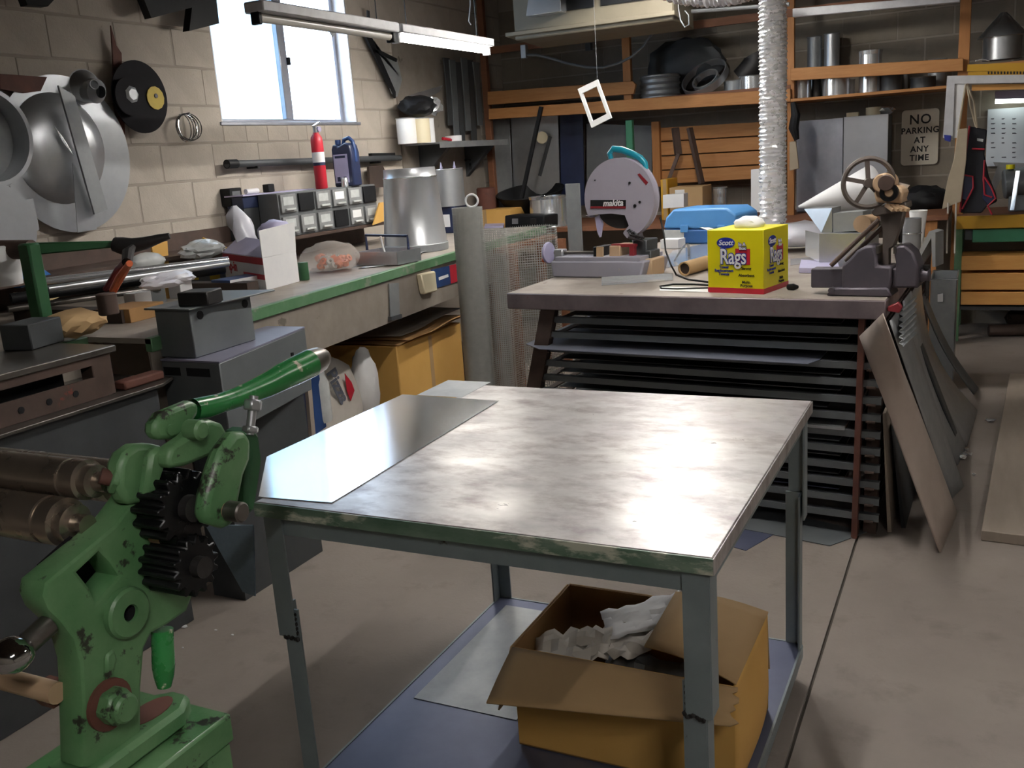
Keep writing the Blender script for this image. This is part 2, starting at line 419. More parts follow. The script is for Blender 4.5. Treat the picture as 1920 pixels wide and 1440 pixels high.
strip_light('glowing fluorescent strip light near the corner above the workbench', (LX, 4.87, 2.3), (LX, 6.02, 2.3), True, 'tube_on')
T('light_cord', 'thin pale pull cord hanging above the glowing strip light', 'cord', M().tube([PX(881, -40, -3.2), PX(882, 10, -3.2), PX(879, 40, -3.2), PX(883, 46, -3.2)], .004, 6), 'white_paint')
T('paper_tag', 'small grey triangular tag hanging from the unlit strip light', 'tag', M().prism([PX(614, 52, LX), PX(632, 56, LX), PX(623, 70, LX)], (.004, 0, 0)), 'cabinet')
for x, y, lb in ((-1.85, 6.05, 'over the rear bench'), (-.85, 3.35, 'in front of the rear bench'), (1.6, 3.2, 'added as fill on the right side of the room'), (.9, -.9, 'added as fill behind the viewer')):  # right-side and behind-viewer lamps are unseen fill, added to brighten floor and foreground
    strip_light('ceiling strip light out of view ' + lb, (x, y - .6, 2.9), (x, y + .6, 2.9), True, 'tube_ceiling' if 'over' in lb else 'tube_mid' if 'rear' in lb else 'tube_front' if 'viewer' in lb else 'tube_dim', None, 2.9, True, True)
# ================================================================== WORK TABLE
TX0, TX1, TY0, TY1, TZ = -1.475, -.412, 1.575, 2.695, .87
t = E('work_table', 'steel topped work table on casters with green front edge', 'table', ((TX0 + TX1) / 2, (TY0 + TY1) / 2, 0))
P('table_top', M().bx(TX0, TX1, TY0, TY1, TZ - .03, TZ), 'steel_worn', t, bevel=.003, seg=2)
P('edge_band', M().bx(TX0 - .001, TX1 + .001, TY0 - .004, TY0, TZ - .034, TZ - .001), 'green_edge', t, bevel=.001)['label'] = 'chipped green painted front edge'
P('edge_band', M().bx(TX1, TX1 + .003, TY0 - .003, TY1, TZ - .034, TZ - .001), 'steel_worn', t, bevel=.001)
for a, b in (((TX0 + .02, TY0 + .022), (TX1 - .02, TY0 + .022)), ((TX0 + .02, TY1 - .022), (TX1 - .02, TY1 - .022)), ((TX0 + .022, TY0 + .03), (TX0 + .022, TY1 - .03)), ((TX1 - .022, TY0 + .03), (TX1 - .022, TY1 - .03))):
    P('apron', M().bar((*a, TZ - .058), (*b, TZ - .058), .006, .048), 'leg_steel', t)
def angle(m, p, q, sx, sy, w_=.046, th=.005):
    """angle-iron leg from p to q, flanges pointing sx, sy"""
    p, q = V(p), V(q)
    m.bar(p + V((sx * w_ / 2, 0, 0)), q + V((sx * w_ / 2, 0, 0)), th, w_, up=(1, 0, 0)); m.bar(p + V((0, sy * w_ / 2, 0)), q + V((0, sy * w_ / 2, 0)), th, w_, up=(0, 1, 0)); return m
SHZ = .118
for sx, x in ((1, TX0 + .012), (-1, TX1 - .012)):
    for sy, y in ((1, TY0 + .012), (-1, TY1 - .012)):
        lg = P('leg', angle(M(), (x, y, TZ - .03), (x, y, .53), sx, sy, .05), 'leg_steel', t)
        x2, y2 = x + sx * .012, y + sy * .008
        P('leg_extension', angle(M(), (x2, y2, .60), (x2, y2, .085), sx, sy, .045), 'leg_steel', lg)
        wm = M()
        for i in range(7): wm.blob((x2 + sx * (.004 + i * .006), y - .001 * sy, .53 + random.uniform(-.004, .004)), (.012, .01, .013), 1, .2, i)
        for i in range(5): wm.blob((x + sx * .048, y + sy * .004, .54 + i * .012), (.012, .01, .014), 1, .2, i)
        P('weld', wm, 'iron', lg)
        c = V((x2 + sx * .03, y2 + sy * .05, 0)); cs = P('caster', M().box(c + V((0, 0, .081)), (.07, .06, .006)).box(c + V((.022, .012, .055)), (.004, .04, .05)).box(c + V((-.022, .012, .055)), (.004, .04, .05)), 'galv_dull', t)
        P('wheel', M().cyl(c + V((-.014, .018, .038)), c + V((.014, .018, .038)), .038, n=20), 'black', cs, bevel=.004)
for a, b in (((TX0 + .03, TY0 + .02), (TX1 - .03, TY0 + .02)), ((TX0 + .03, TY1 - .02), (TX1 - .03, TY1 - .02)), ((TX0 + .025, TY0 + .03), (TX0 + .025, TY1 - .03)), ((TX1 - .02, TY0 + .03), (TX1 - .02, TY1 - .03))):
    P('lower_rail', angle(M(), (*a, .1), (*b, .1), 0, 0) if 0 else M().bar((*a, .1), (*b, .1), .006, .04), 'leg_steel', t)
P('lower_shelf', M().bx(TX0 + .028, TX1 - .023, TY0 + .024, TY1 - .024, SHZ - .006, SHZ), 'shelf_blue', t)
g = [PY(385, 985, TY0 + .006), PY(474, 985, TY0 + .006), PY(478, 1118, TY0 + .006), PY(455, 1110, TY0 + .006)]
P('gusset', M().prism(g, (0, .004, 0)), 'gusset', t)['label'] = 'blue grey triangular plate welded to the leg'
# sheets on the table
z = TZ + .001
pts = [PZ(485, 932, z), PZ(500, 857, z), PZ(755, 740, z), PZ(935, 752, z), PZ(622, 943, z)]
T('metal_sheet', 'bright mirror-like galvanized sheet with cut corner lying on the work table', 'metal sheet', M().prism(pts[::-1], (0, 0, .0012)), 'sheet')
T('metal_sheet', 'small dull grey sheet offcut under the bright sheet at the table back', 'metal sheet', M().bx(-1.62, -1.455, 2.53, 2.735, TZ + .0002, TZ + .0009), 'galv_dull')
T('metal_sheet', 'thin grey sheet lying on the lower shelf left of the cardboard box', 'metal sheet', M().bx(-1.40, -1.075, 2.02, 2.62, SHZ + .0005, SHZ + .002), 'galv_dull')
# cardboard box with open flaps on the lower shelf
X0, X1, Y0, Y1, Z0, Z1 = -1.02, -.462, 1.925, 2.30, SHZ + .003, .398
b = E('cardboard_box', 'open cardboard box with paper inside on the work table lower shelf', 'box', ((X0 + X1) / 2, (Y0 + Y1) / 2, Z0))
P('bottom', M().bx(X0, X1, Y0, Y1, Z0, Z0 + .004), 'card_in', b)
P('side_panel', M().bx(X0, X1, Y0, Y0 + .004, Z0, Z1), 'card_yellow', b)
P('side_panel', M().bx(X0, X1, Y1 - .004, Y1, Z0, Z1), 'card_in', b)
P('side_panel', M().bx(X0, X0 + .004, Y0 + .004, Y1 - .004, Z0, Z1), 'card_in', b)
def bulge(u, v): return (X1 + .028 * math.sin(math.pi * u) * math.sin(math.pi * min(1, v * 1.1 + .05)), Y0 + (Y1 - Y0) * u, Z0 + (Z1 - Z0) * v)
P('side_panel', M().grid(bulge, 14, 10), 'card_yellow', b, solid=.004)
f0, f1 = PZ(912, 1318, .385), PZ(1372, 1362, .385)
def ff(u, v):
    p = V((X0, Y0 - .001, Z1)).lerp(V((X1 + .01, Y0 - .001, Z1)), u).lerp(f0.lerp(f1, u), v); p.z += .003 * math.sin(math.pi * v)
    if u > .999: p.x += .008 * math.sin(v * 23) + .006 * math.sin(v * 51)
    return p
P('flap', M().grid(ff, 16, 10), 'card', b, solid=.004)
q = [V((X1 + .004, Y0 + .01, Z1 + .002)), V((X1 + .004, Y1, Z1 + .002)), PZ(1267, 1110, Z1 + .03), PZ(1208, 1212, Z1 + .035)]
def rf(u, v): return q[0].lerp(q[1], u).lerp(q[3].lerp(q[2], u), v) + V((0, 0, .012 * math.sin(math.pi * v)))
P('flap', M().grid(rf, 8, 8), 'card', b, solid=.004)
P('flap', M().grid(lambda u, v: (X0 - .004 - .05 * v, Y0 + (Y1 - Y0) * u, Z1 - .19 * v), 4, 4), 'card', b, solid=.004)
P('flap', M().grid(lambda u, v: (X0 + (X1 - X0) * u, Y1 + .004 + .03 * v, Z1 - .18 * v), 4, 4), 'card', b, solid=.004)
P('tape_tab', M().bx(X0 - .001, X0 + .008, Y0 - .0015, Y0 - .0005, Z1 - .09, Z1 - .04), 'white', b)
def crumple(name, label, c, sx, sy, amp, seed, rz, material, rise=0):
    rnd = random.Random(seed); n = 9; h = [[rnd.uniform(-amp, amp) for _ in range(n + 1)] for _ in range(n + 1)]; R = Matrix.Rotation(math.radians(rz), 3, 'Z')
    m = M().grid(lambda u, v: V(c) + R @ V(((u - .5) * sx, (v - .5) * sy, h[round(u * n)][round(v * n)] + rise * u)), n, n)
    return T(name, label, 'paper', m, material, solid=.0015, sharp=25)
crumple('packing_paper', 'crumpled tan packing paper at the front left inside the open box', (-.90, 2.02, .355), .20, .17, .016, 3, 15, 'paper', .03)
crumple('packing_paper', 'crumpled pale packing paper in the middle of the open box', (-.79, 2.10, .36), .2, .2, .014, 5, -20, 'paper', .03)
crumple('packing_paper', 'curled white paper sheet at the back of the open box', (-.76, 2.2, .375), .22, .15, .006, 9, 30, 'paper_white', .04)
crumple('packing_paper', 'grey wrapping paper low under the folded flap of the box', (-.7, 2.03, .325), .24, .16, .012, 11, 5, 'galv_dull', 0)
# ================================================================== SLIP ROLL MACHINE (foreground left)
SX = -.88
def sp(x, y, o=0): return PX(x, y, SX + o)
def poly(pts, o=0): return [sp(x, y, o) for x, y in pts]
def ext(pts, o0, o1): return M().prism(poly(pts, o1), (o0 - o1, 0, 0))
def poly_at(pts, o0): return [V((SX + o0, p.y, p.z)) for p in poly(pts)]
base = sp(215, 1430)
r = E('slip_roll', 'green cast iron slip roll machine with black gears and lever handle', 'machine', (SX, base.y, 0))
YZ = X4((0, 0, 0), (0, 1, 0), (0, 0, 1))
def pl2(pts): return [(p.y, p.z) for p in poly(pts)]
outline = [(156, 1440), (153, 1300), (150, 1245), (138, 1200), (112, 1166), (90, 1145), (79, 1118), (84, 1092), (110, 1070), (214, 985), (262, 920), (290, 880), (318, 862), (332, 900), (318, 960), (300, 1040), (330, 1062), (364, 1075), (362, 1118), (352, 1146), (312, 1174), (285, 1188), (272, 1215), (266, 1290), (266, 1440)]
hole = [(147, 1073), (186, 1036), (205, 1056), (221, 1080), (181, 1128), (170, 1102)]
m = YZ.copy(); m.translation = (SX - .02, 0, 0)
P4 = plate('end_frame', pl2(outline), [pl2(hole)], .04, 'green', r, m, bevel=.005)
_h = poly_at(hole, -.05); _c = sum(_h, V((0, 0, 0))) / len(_h); P('hole_shade', M().prism([_c + (p - _c) * 1.5 for p in _h], (.006, 0, 0)), 'disc_black', r)  # black sheet put behind the opening as its painted-in shade
P('rib', ext([(200, 1230), (216, 1215), (222, 1235), (212, 1270), (200, 1278)], -.002, .004), 'green', P4, bevel=.003)
def xring(name, px, R0, R1, o0, o1, material, parent, n=28):
    c = sp(px[0], px[1], o1); c.x = SX
    return P(name, M().lathe([(R0, o0), (R1, o0), (R1, o1 - .003), (R1 - .003, o1), (R0, o1)], c, (1, 0, 0), n, True), material, parent)
xring('boss', (246, 1150), .0105, .030, -.002, .011, 'green', r)
c = sp(246, 1150); c.x = SX + .004; P('bore_shade', M().cyl(c + V((-.004, 0, 0)), c + V((.002, 0, 0)), .0105, n=20), 'disc_black', r)  # black disc stands in for the shade inside the boss
c = sp(226, 1326, .02); c.x = SX; P('washer', M().cyl(c, c + V((.005, 0, 0)), .03, n=24), 'rust', r)
P('bolt', M().cyl(c, c + V((.022, 0, 0)), .0225, n=6), 'green', r, bevel=.003)
P('bolt_end', M().cyl(c + V((.02, 0, 0)), c + V((.032, 0, 0)), .017, n=20), 'green', r, bevel=.003)
# base foot and stand
bz = sp(215, 1405).z; fy0, fy1 = sp(130, 1400).y, sp(368, 1345).y
ft = [(SX - .055, fy0), (SX + .014, fy0 - .02), (SX + .014, fy1 - .03), (SX - .004, fy1), (SX - .03, fy1), (SX - .055, fy1 - .02)]
bf = P('base_foot', M().prism([V((x, y, bz - .028)) for x, y in ft], (0, 0, .028)), 'green', r, bevel=.006)
cc = V((SX - .022, fy1 - .05, bz)); P('slot', M().prism([cc + V((.032 * math.cos(a) * .6, .034 * math.sin(a), -.002)) for a in (i * math.pi / 9 for i in range(18))], (0, 0, .003)), 'rust', bf)
P('stand_top', M().bx(SX - .12, SX + .042, fy0 - .05, fy1 + .02, bz - .07, bz - .03), 'green', r, bevel=.004)
for dx in (-.1, .02):
    for yy in (fy0 - .02, fy1 - .01):
        P('stand_leg', M().bx(SX + dx - .02, SX + dx + .02, yy - .02, yy + .02, 0, bz - .07), 'green', r)
P('tie_rod', M().cyl(sp(108, 1300, -.03), sp(108, 1300, -.03) + V((-1.0, 0, 0)), .0125, n=14), 'tan', r)
P('tie_rod_nut', M().cyl(sp(108, 1300, -.04), sp(108, 1300, -.04) + V((-.02, 0, 0)), .017, n=6), 'rust', r)
# rolls
ra = sp(205, 905, -.03); rb = sp(165, 985, -.03)
for c, rad, nm in ((ra, .0245, 'upper'), (rb, .0285, 'lower')):
    rl = P('roll', M().lathe([(0, 0), (.012, 0), (.012, -.018), (rad * .8, -.02), (rad * .8, -.034), (rad, -.036), (rad, -.058), (rad * .93, -.0585), (rad * .93, -.064), (rad, -.0645), (rad, -1.0), (0, -1.0)], c, (1, 0, 0), 36), 'roll', r)
c = V((SX - .07, rb.y + .085, rb.z + .02)); P('roll', M().cyl(c, c + V((-.93, 0, 0)), .027, n=32), 'roll', r)
P('far_end_frame', M().bx(SX - 1.08, SX - 1.04, rb.y - .07, rb.y + .16, bz, ra.z + .05), 'green', r, bevel=.006)
P('far_stand_leg', M().bx(SX - 1.08, SX - 1.03, fy0, fy1, 0, bz), 'green', r)
# adjusting screw with chrome thumb knob
a, bq = sp(92, 1170, -.02), sp(34, 1222, -.02)
P('thumb_screw', M().cyl(a, bq, .0125, n=14), 'worn_steel', r)
P('thumb_knob', M().blob(sp(20, 1228, -.02), (.05, .044, .038), 3, .03, 2), 'chrome', r)
# hinged upper bearing block
P('bearing_block', ext([(224, 915), (226, 872), (236, 850), (258, 834), (288, 832), (314, 838), (308, 880), (292, 925), (268, 945), (240, 948)], -.02, .006), 'green', r, bevel=.007, seg=2)
P('bearing_cap', ext([(284, 850), (300, 836), (316, 842), (312, 880), (296, 925), (272, 932)], .006, .022), 'green', r, bevel=.005)
s0, s1 = sp(188, 892, -.02), sp(232, 902, -.005)
P('clamp_screw', M().cyl(s0, s1, .010, n=12), 'rust', r)
P('clamp_nut', M().cyl(s0.lerp(s1, .45), s0.lerp(s1, .8), .018, n=6), 'green', r, bevel=.002)
# link arm, pivot bolt
P('link_arm', ext([(314, 862), (322, 838), (352, 818), (372, 796), (398, 787), (418, 794), (430, 815), (426, 836), (402, 854), (352, 874), (318, 880)], .016, .038), 'green', r, bevel=.006, seg=2)
c = sp(381, 807, .056); P('pivot_bolt', M().cyl(c + V((-.026, 0, 0)), c, .0125, n=14), 'green', r, bevel=.003)
# lever handle
P('lever_clevis', ext([(291, 796), (306, 774), (360, 752), (374, 756), (374, 776), (352, 808), (332, 824), (298, 826), (290, 812)], .0, .02), 'green', r, bevel=.006, seg=2)
c = sp(323, 806, .023); P('rivet', M().cyl(c + V((-.005, 0, 0)), c, .007, n=12), 'green', r)
hp = [(362, 768), (385, 764), (410, 757), (440, 747), (470, 735), (500, 722), (530, 706), (555, 694), (580, 682), (598, 674), (608, 669), (612, 667)]
hr = [.014, .0145, .013, .0135, .015, .0172, .0192, .0205, .021, .0188, .013, .005]
P('lever_handle', M().tube([sp(*p) for p in hp[:9]], hr[:9], 20, cap=False), 'green_handle', r)['label'] = 'chipped bright green lever handle'
P('handle_tip', M().tube([sp(*p) for p in hp[8:]], hr[8:], 20), 'worn_steel', r)['label'] = 'bare worn steel tip of the lever'
# yoke arm in front of the gears
yk = P('yoke', ext([(442, 812), (462, 808), (474, 826), (472, 862), (460, 892), (447, 960), (440, 985), (424, 992), (392, 982), (384, 966), (390, 928), (404, 880), (416, 846)], .052, .075), 'green', r, bevel=.008, seg=2)
P('yoke_fork', ext([(452, 812), (474, 800), (488, 816), (494, 862), (486, 920), (478, 962), (462, 962), (462, 900), (470, 850)], -.005, .03), 'green_dark', r, bevel=.005)
bolt0, bolt1 = sp(468, 815, .03), sp(476, 742, .03)
P('adjust_bolt', M().cyl(bolt0, bolt1, .006, n=12), 'galv', yk)
P('adjust_nut', M().cyl(bolt0.lerp(bolt1, .62), bolt0.lerp(bolt1, .9), .0125, n=6), 'galv', yk, bevel=.002)
P('lock_nut', M().cyl(bolt0.lerp(bolt1, .05), bolt0.lerp(bolt1, .22), .0115, n=6), 'galv', yk, bevel=.002)
c = sp(456, 961, .1); P('shaft', M().cyl(c + V((-.13, 0, 0)), c + V((-.01, 0, 0)), .0105, n=16), 'tan', r)
P('shaft_nut', M().cyl(c + V((-.024, 0, 0)), c, .0125, n=16), 'worn_steel', r, bevel=.002)
# gears
def gear(px, R, o0, o1, nt, label):
    c = sp(*px, o1); pts = []
    for i in range(nt):
        a = 2 * math.pi * i / nt; s = 2 * math.pi / nt
        for da, rr in ((-.36, .80), (-.16, 1.0), (.16, 1.0), (.36, .80)): pts.append((c.y + R * rr * math.cos(a + da * s), c.z + R * rr * math.sin(a + da * s)))
    q = P('gear', M().prism([V((SX + o0, y, z)) for y, z in pts], (o1 - o0, 0, 0)), 'gear', r, bevel=.0015); q['label'] = label
    P('gear_hub', M().cyl((SX + o1, c.y, c.z), (SX + o1 + .012, c.y, c.z), R * .35, n=18), 'iron', q)
gear((352, 952), .046, -.002, .044, 15, 'black upper gear')
gear((370, 1062), .037, -.002, .058, 14, 'black lower gear')
c = sp(285, 1008); P('grease_plug', M().cyl(c, c + V((.016, 0, 0)), .006, n=8), 'tan', r)
# hanging crank pin
a, bq = sp(304, 1180, -.01), sp(308, 1288, -.01)
P('crank_pin', M().tube([a, a.lerp(bq, .3), a.lerp(bq, .62), a.lerp(bq, .8), bq], [.0135, .0135, .014, .0125, .0085], 14), 'green_handle', r)
# ================================================================== REAR BENCH WITH SHEET RACK
BA = math.radians(-6.2); BU, BV = V((math.cos(BA), math.sin(BA), 0)), V((.03, 1, 0)).normalized(); BO = V((-1.98, 3.955, 0)); HZ = .98
def B(u, v, z): return BO + BU * u + BV * v + V((0, 0, z))
def bbox(m, u0, u1, v0, v1, z0, z1): return m.prism([B(u0, v0, z0), B(u1, v0, z0), B(u1, v1, z0), B(u0, v1, z0)], (0, 0, z1 - z0))
BW, BD = 1.675, 2.25
r = E('rack_bench', 'heavy rear workbench with a sheet metal rack underneath', 'workbench', B(BW / 2, BD / 2, 0))
P('bench_top', bbox(M(), 0, BW, 0, BD, HZ - .012, HZ), 'bench_top', r)
P('front_edge', bbox(M(), -.004, BW + .004, -.006, .03, HZ - .074, HZ - .001), 'bench_edge', r, bevel=.004)['label'] = 'dented purple grey steel edge with red paint marks'
P('side_edge', bbox(M(), -.004, .03, .03, BD, HZ - .074, HZ - .001), 'bench_edge', r, bevel=.004)
P('side_edge', bbox(M(), BW - .03, BW + .004, .03, BD, HZ - .074, HZ - .001), 'bench_edge', r, bevel=.004)
P('back_edge', bbox(M(), .03, BW - .03, BD - .03, BD, HZ - .074, HZ - .001), 'bench_edge', r, bevel=.004)
for vv in (.03, BD - .09):
    P('post', M().bar(B(.20, vv + .02, HZ - .07), B(-.05, vv + .02, 0), .07, .05, BV), 'steel_brown', r)
    P('post', M().bar(B(BW - .085, vv + .01, HZ - .07), B(BW - .10, vv + .01, 0), .022, .05, BV), 'rust', r)
    P('post', M().bar(B(BW - .035, vv + .09, HZ - .07), B(BW - .05, vv + .09, 0), .05, .05, BV), 'steel_brown', r)
NL = 12
for i in range(NL):
    z = HZ - .115 - i * .0695; k = (HZ - z) / HZ
    ul = .22 - .25 * k
    P('shelf_rail', bbox(bbox(M(), ul, BW - .01, .045, .05, z - .028, z), ul, BW - .01, .05, .075, z - .004, z), 'steel_grey', r)
    P('side_rail', bbox(M(), BW - .065, BW - .03, .03, BD - .05, z - .03, z - .024), 'steel_brown', r)
    P('side_rail', bbox(M(), ul, ul + .035, .03, BD - .05, z - .03, z - .024), 'steel_brown', r)
    P('shelf_rail', bbox(M(), ul, BW - .04, BD - .08, BD - .075, z - .028, z), 'steel_dark', r)
gl = 'DEF'; LV = ['top', 'second', 'third', 'fourth', 'fifth', 'sixth', 'seventh', 'eighth', 'ninth', 'tenth', 'eleventh']
for i, (u0, u1, v0, mt, lab) in enumerate([(.3, 1.5, .10, 'steel_dark', gl), (.28, 1.52, .14, 'steel_grey', gl), (.06, 1.40, -.05, 'sheet_blue', 'blue grey steel sheet sticking out left of the bench rack'), (.22, 1.5, .1, 'steel_dark', gl), (.2, 1.5, .12, 'steel_grey', gl),
        (.2, 1.45, .10, 'steel_dark', gl), (.2, 1.53, .03, 'galv_bright', 'bright edged galvanized sheet in the middle of the bench rack'), (.2, 1.5, .1, 'steel_grey', gl), (.2, 1.5, .12, 'steel_grey', gl), (.15, 1.5, .09, 'steel_dark', gl), (.15, 1.5, .1, 'shelf_blue', 'bluish steel sheet near the bottom of the bench rack')]):
    z = HZ - .115 - i * .0695; th = .012 if i == 6 else .004
    tilt = -.02 if i == 2 else 0
    m = M().prism([B(u0, v0, z + .001), B(u1, v0, z + .001 + tilt), B(u1, BD - .1, z + .001), B(u0, BD - .1, z + .001)], (0, 0, th))
    if i == 2: m = M().prism([B(u0, v0 + .09, z + .003), B(u0 + .12, v0, z + .003), B(u1, v0, z + .003), B(u1 + .03, v0 + .09, z + .003), B(u1 + .03, BD - .1, z + .003), B(u0, BD - .1, z + .003)], (0, 0, .003))
    T('metal_sheet', 'dark steel sheet on the %s level of the bench rack from above' % LV[i] if lab == gl else lab, 'metal sheet', m, mt, 'sheets stored in the bench rack')
T('sheet_scrap', 'loose dark offcut lying on the floor under the bench rack', 'metal sheet', M().prism([B(.7, -.02, .002), B(1.5, -.1, .002), B(1.62, .1, .002), B(.8, .25, .002)], (0, 0, .003)), 'steel_grey')
T('sheet_scrap', 'bluish offcut on the floor in front of the bench rack', 'metal sheet', M().prism([B(1.0, -.22, .001), B(1.2, -.27, .001), B(1.27, -.06, .001), B(1.06, -.04, .001)], (0, 0, .002)), 'shelf_blue')

# ---------------------------------------------------------------- cut-off saw
A = PZ(1035, 523, HZ); D = (A - CAM).dot(ROT @ V((0, 0, 1))); PM = D / FPX       # metres per photo pixel there
def frame(px, py, z, rz=0):
    """origin on a surface and metre scale at that place; returns f(pixel x, pixel y, depth) -> room point"""
    o = PZ(px, py, z); pm = (o - CAM).dot(ROT @ V((0, 0, 1))) / FPX
    a = math.radians(rz - 14); u = V((math.cos(a), math.sin(a), 0)); v = V((-math.sin(a), math.cos(a), 0))
    ku = 1.0 / max(.5, u.dot(ROT @ V((1, 0, 0))))
    def f(x, y, d=0):
        q = _ray(x, y); p = CAM + q * ((o + v * d - CAM).dot(v) / q.dot(v))
        if abs(p.z - z) < .02 or p.z < z: p.z = z + .001
        return p
    f.o, f.u, f.v, f.pm = o, u, v, pm
    return f
s = frame(1035, 520, HZ, 4)
r = E('cutoff_saw', 'grey chop saw with round blade guard and teal handle on the rear bench', 'power tool', s(1125, 524, .12))
def cy(f, x, y, d0, d1, R, n=20): c = f(x, y, d0); return M().cyl(c, c + f.v * (d1 - d0), R, n=n)
def fb(m, f, x0, x1, y0, y1, d0, d1): return m.prism([f(x0, y1, d0), f(x1, y1, d0), f(x1, y0, d0), f(x0, y0, d0)], f.v * (d1 - d0))
P('base', M().prism([s(1036, 521), s(1200, 521), s(1208, 490), s(1032, 490)], s.v * .27), 'saw_base', r, bevel=.008, seg=2)
P('base_tail', fb(M(), s, 1200, 1222, 486, 522, .06, .2), 'tan', r, bevel=.006)
P('table_plate', fb(M(), s, 1040, 1200, 482, 490, .01, .25), 'saw_base', r, bevel=.002)
P('screw_block', fb(M(), s, 1038, 1054, 468, 484, .05, .1), 'galv', r, bevel=.004)
P('vise_screw', M().cyl(s(1040, 474, .075), s(1115, 474, .075), .010, n=10), 'worn_steel', r)
P('vise_jaw', fb(M(), s, 1112, 1126, 463, 489, .03, .14), 'black', r, bevel=.003)
P('jaw_plate', fb(M(), s, 1118, 1130, 463, 487, .02, .03), 'tan', r)
P('fence', fb(M(), s, 1142, 1162, 461, 489, .05, .2), 'tan', r, bevel=.003)
P('fence_bar', fb(fb(M(), s, 1146, 1190, 458, 463, .06, .09), s, 1180, 1188, 460, 489, .06, .09), 'red_dark', r)
wd = P('crank_wheel', M().cyl(s(1026, 474, .075), s(1031, 474, .075), .055, n=28), 'lavender', r, bevel=.003)
P('crank_knob', M().cyl(s(1018, 488, .075), s(1026, 488, .075), .012, n=12), 'orange', wd)
XS = X4(s(1165, 372, .12), s.u, (0, 0, 1)); R = .19
outl = circ((0, 0), R, 56)
def loc2(f, c, x, y): p = (f(x, y) - f(*c)); return (p.dot(f.u), p.z)
wedge = [loc2(s, (1165, 372), *p) for p in ((1122, 399), (1146, 397), (1178, 400), (1186, 424), (1154, 431), (1138, 421))]
lw = [loc2(s, (1165, 372), *p) for p in ((1100, 404), (1123, 400), (1150, 398), (1178, 401), (1187, 424), (1176, 438))]
outl = circ((0, 0), R, 48, -78, 208) + lw
gd = plate('blade_guard', outl, [], .055, 'saw_grey', r, XS, bevel=.006)
gd['label'] = 'round grey blade guard'
P('blade', cy(s, 1162, 372, .118, .123, .148, 40), 'iron', r)
lp = P('name_plate', fb(M(), s, 1107, 1173, 375, 391, .0895, .0925), 'black', gd)
P('plate_stripe', fb(M(), s, 1107, 1173, 387, 391, .0885, .0895), 'red_dark', gd)
txt('lettering', 'makita', .043, 'white', gd, X4(s(1149, 381, .0885), s.u, (0, 0, 1)), bold=.0012, shear=.25)
for x, y, q in ((1180, 343, .006), (1190, 386, .008), (1199, 379, .006), (1115, 338, .003)):
    P('screw', cy(s, x, y, .088, .095, q, 8), 'black', gd)
P('warning_sticker', M().prism([s(1195, 327, .0905), s(1199, 325, .0905), s(1215, 342, .0905), s(1211, 347, .0905)], s.v * .002), 'red_dark', gd)
hd = P('handle', M().tube([s(x, y, .15) for x, y in ((1148, 305), (1143, 288), (1150, 279), (1166, 281), (1185, 288), (1200, 296), (1209, 306), (1212, 320))], [.012, .014, .016, .017, .017, .016, .015, .012], 12), 'teal', r)
P('motor', cy(s, 1178, 372, .15, .30, .065, 24), 'teal', r, bevel=.008)
P('arm', M().bar(s(1180, 390, .16), s(1205, 480, .17), .05, .045, s.v), 'saw_base', r, bevel=.006)
P('hinge', fb(fb(M(), s, 1186, 1212, 450, 490, .1, .22), s, 1200, 1220, 470, 515, .1, .2), 'steel_dark', r, bevel=.004)
P('spring', M().tube([s(1178 + i * .9 + 4 * math.cos(i * 1.6), 432 + i * .6 + 4 * math.sin(i * 1.6), .09 + .004 * math.sin(i)) for i in range(26)], .0035, 5), 'steel_dark', r)
P('stop_fork', M().cyl(s(1178, 446, .08), s(1206, 452, .08), .006, n=6).cyl(s(1182, 440, .08), s(1208, 446, .08), .006, n=6), 'iron', r)
P('chute', M().prism([s(1115, 408, .11), s(1123, 403, .11), s(1128, 420, .11), s(1124, 445, .11), s(1120, 436, .11)], s.v * .02), 'lavender', gd)
cp = [s(1238, 408, .16), s(1245, 440, .14), s(1248, 470, .1), s(1258, 497, .06)]
cz = lambda x, y: PZ(x, y, HZ + .004)
P('power_cord', M().tube(cp + [cz(1268, 515), cz(1290, 524), cz(1330, 529), cz(1400, 531)], .0045, 8), 'black', r)
T('cable_loop', 'black cable loop lying on the bench beside the yellow box', 'cable', M().tube([cz(1335, 535), cz(1300, 533), cz(1262, 533), cz(1238, 537), cz(1240, 541), cz(1270, 542), cz(1330, 540)], .0045, 8), 'black')

# ---------------------------------------------------------------- yellow rag box
a, b_, c_ = PZ(1328, 548, HZ), PZ(1432, 552, HZ), PZ(1478, 541, HZ)
ux = (b_ - a); W1 = ux.length; ux.normalize(); uy = V((-ux.y, ux.x, 0)); W2 = .245; HB = .262
r = E('rag_box', 'bright yellow cardboard dispenser box of rags on the rear bench', 'box', a + ux * W1 / 2 + uy * W2 / 2)
def rb(m, x0, x1, y0, y1, z0, z1): return m.prism([a + ux * x0 + uy * y0 + V((0, 0, z0)), a + ux * x1 + uy * y0 + V((0, 0, z0)), a + ux * x1 + uy * y1 + V((0, 0, z0)), a + ux * x0 + uy * y1 + V((0, 0, z0))], (0, 0, z1 - z0))
P('carton', rb(M(), 0, W1, 0, W2, .001, HB), 'yellow', r, bevel=.002)
P('red_band', rb(M(), -.0008, W1 + .0008, -.0008, W2 + .0008, .0, .022), 'red', r)
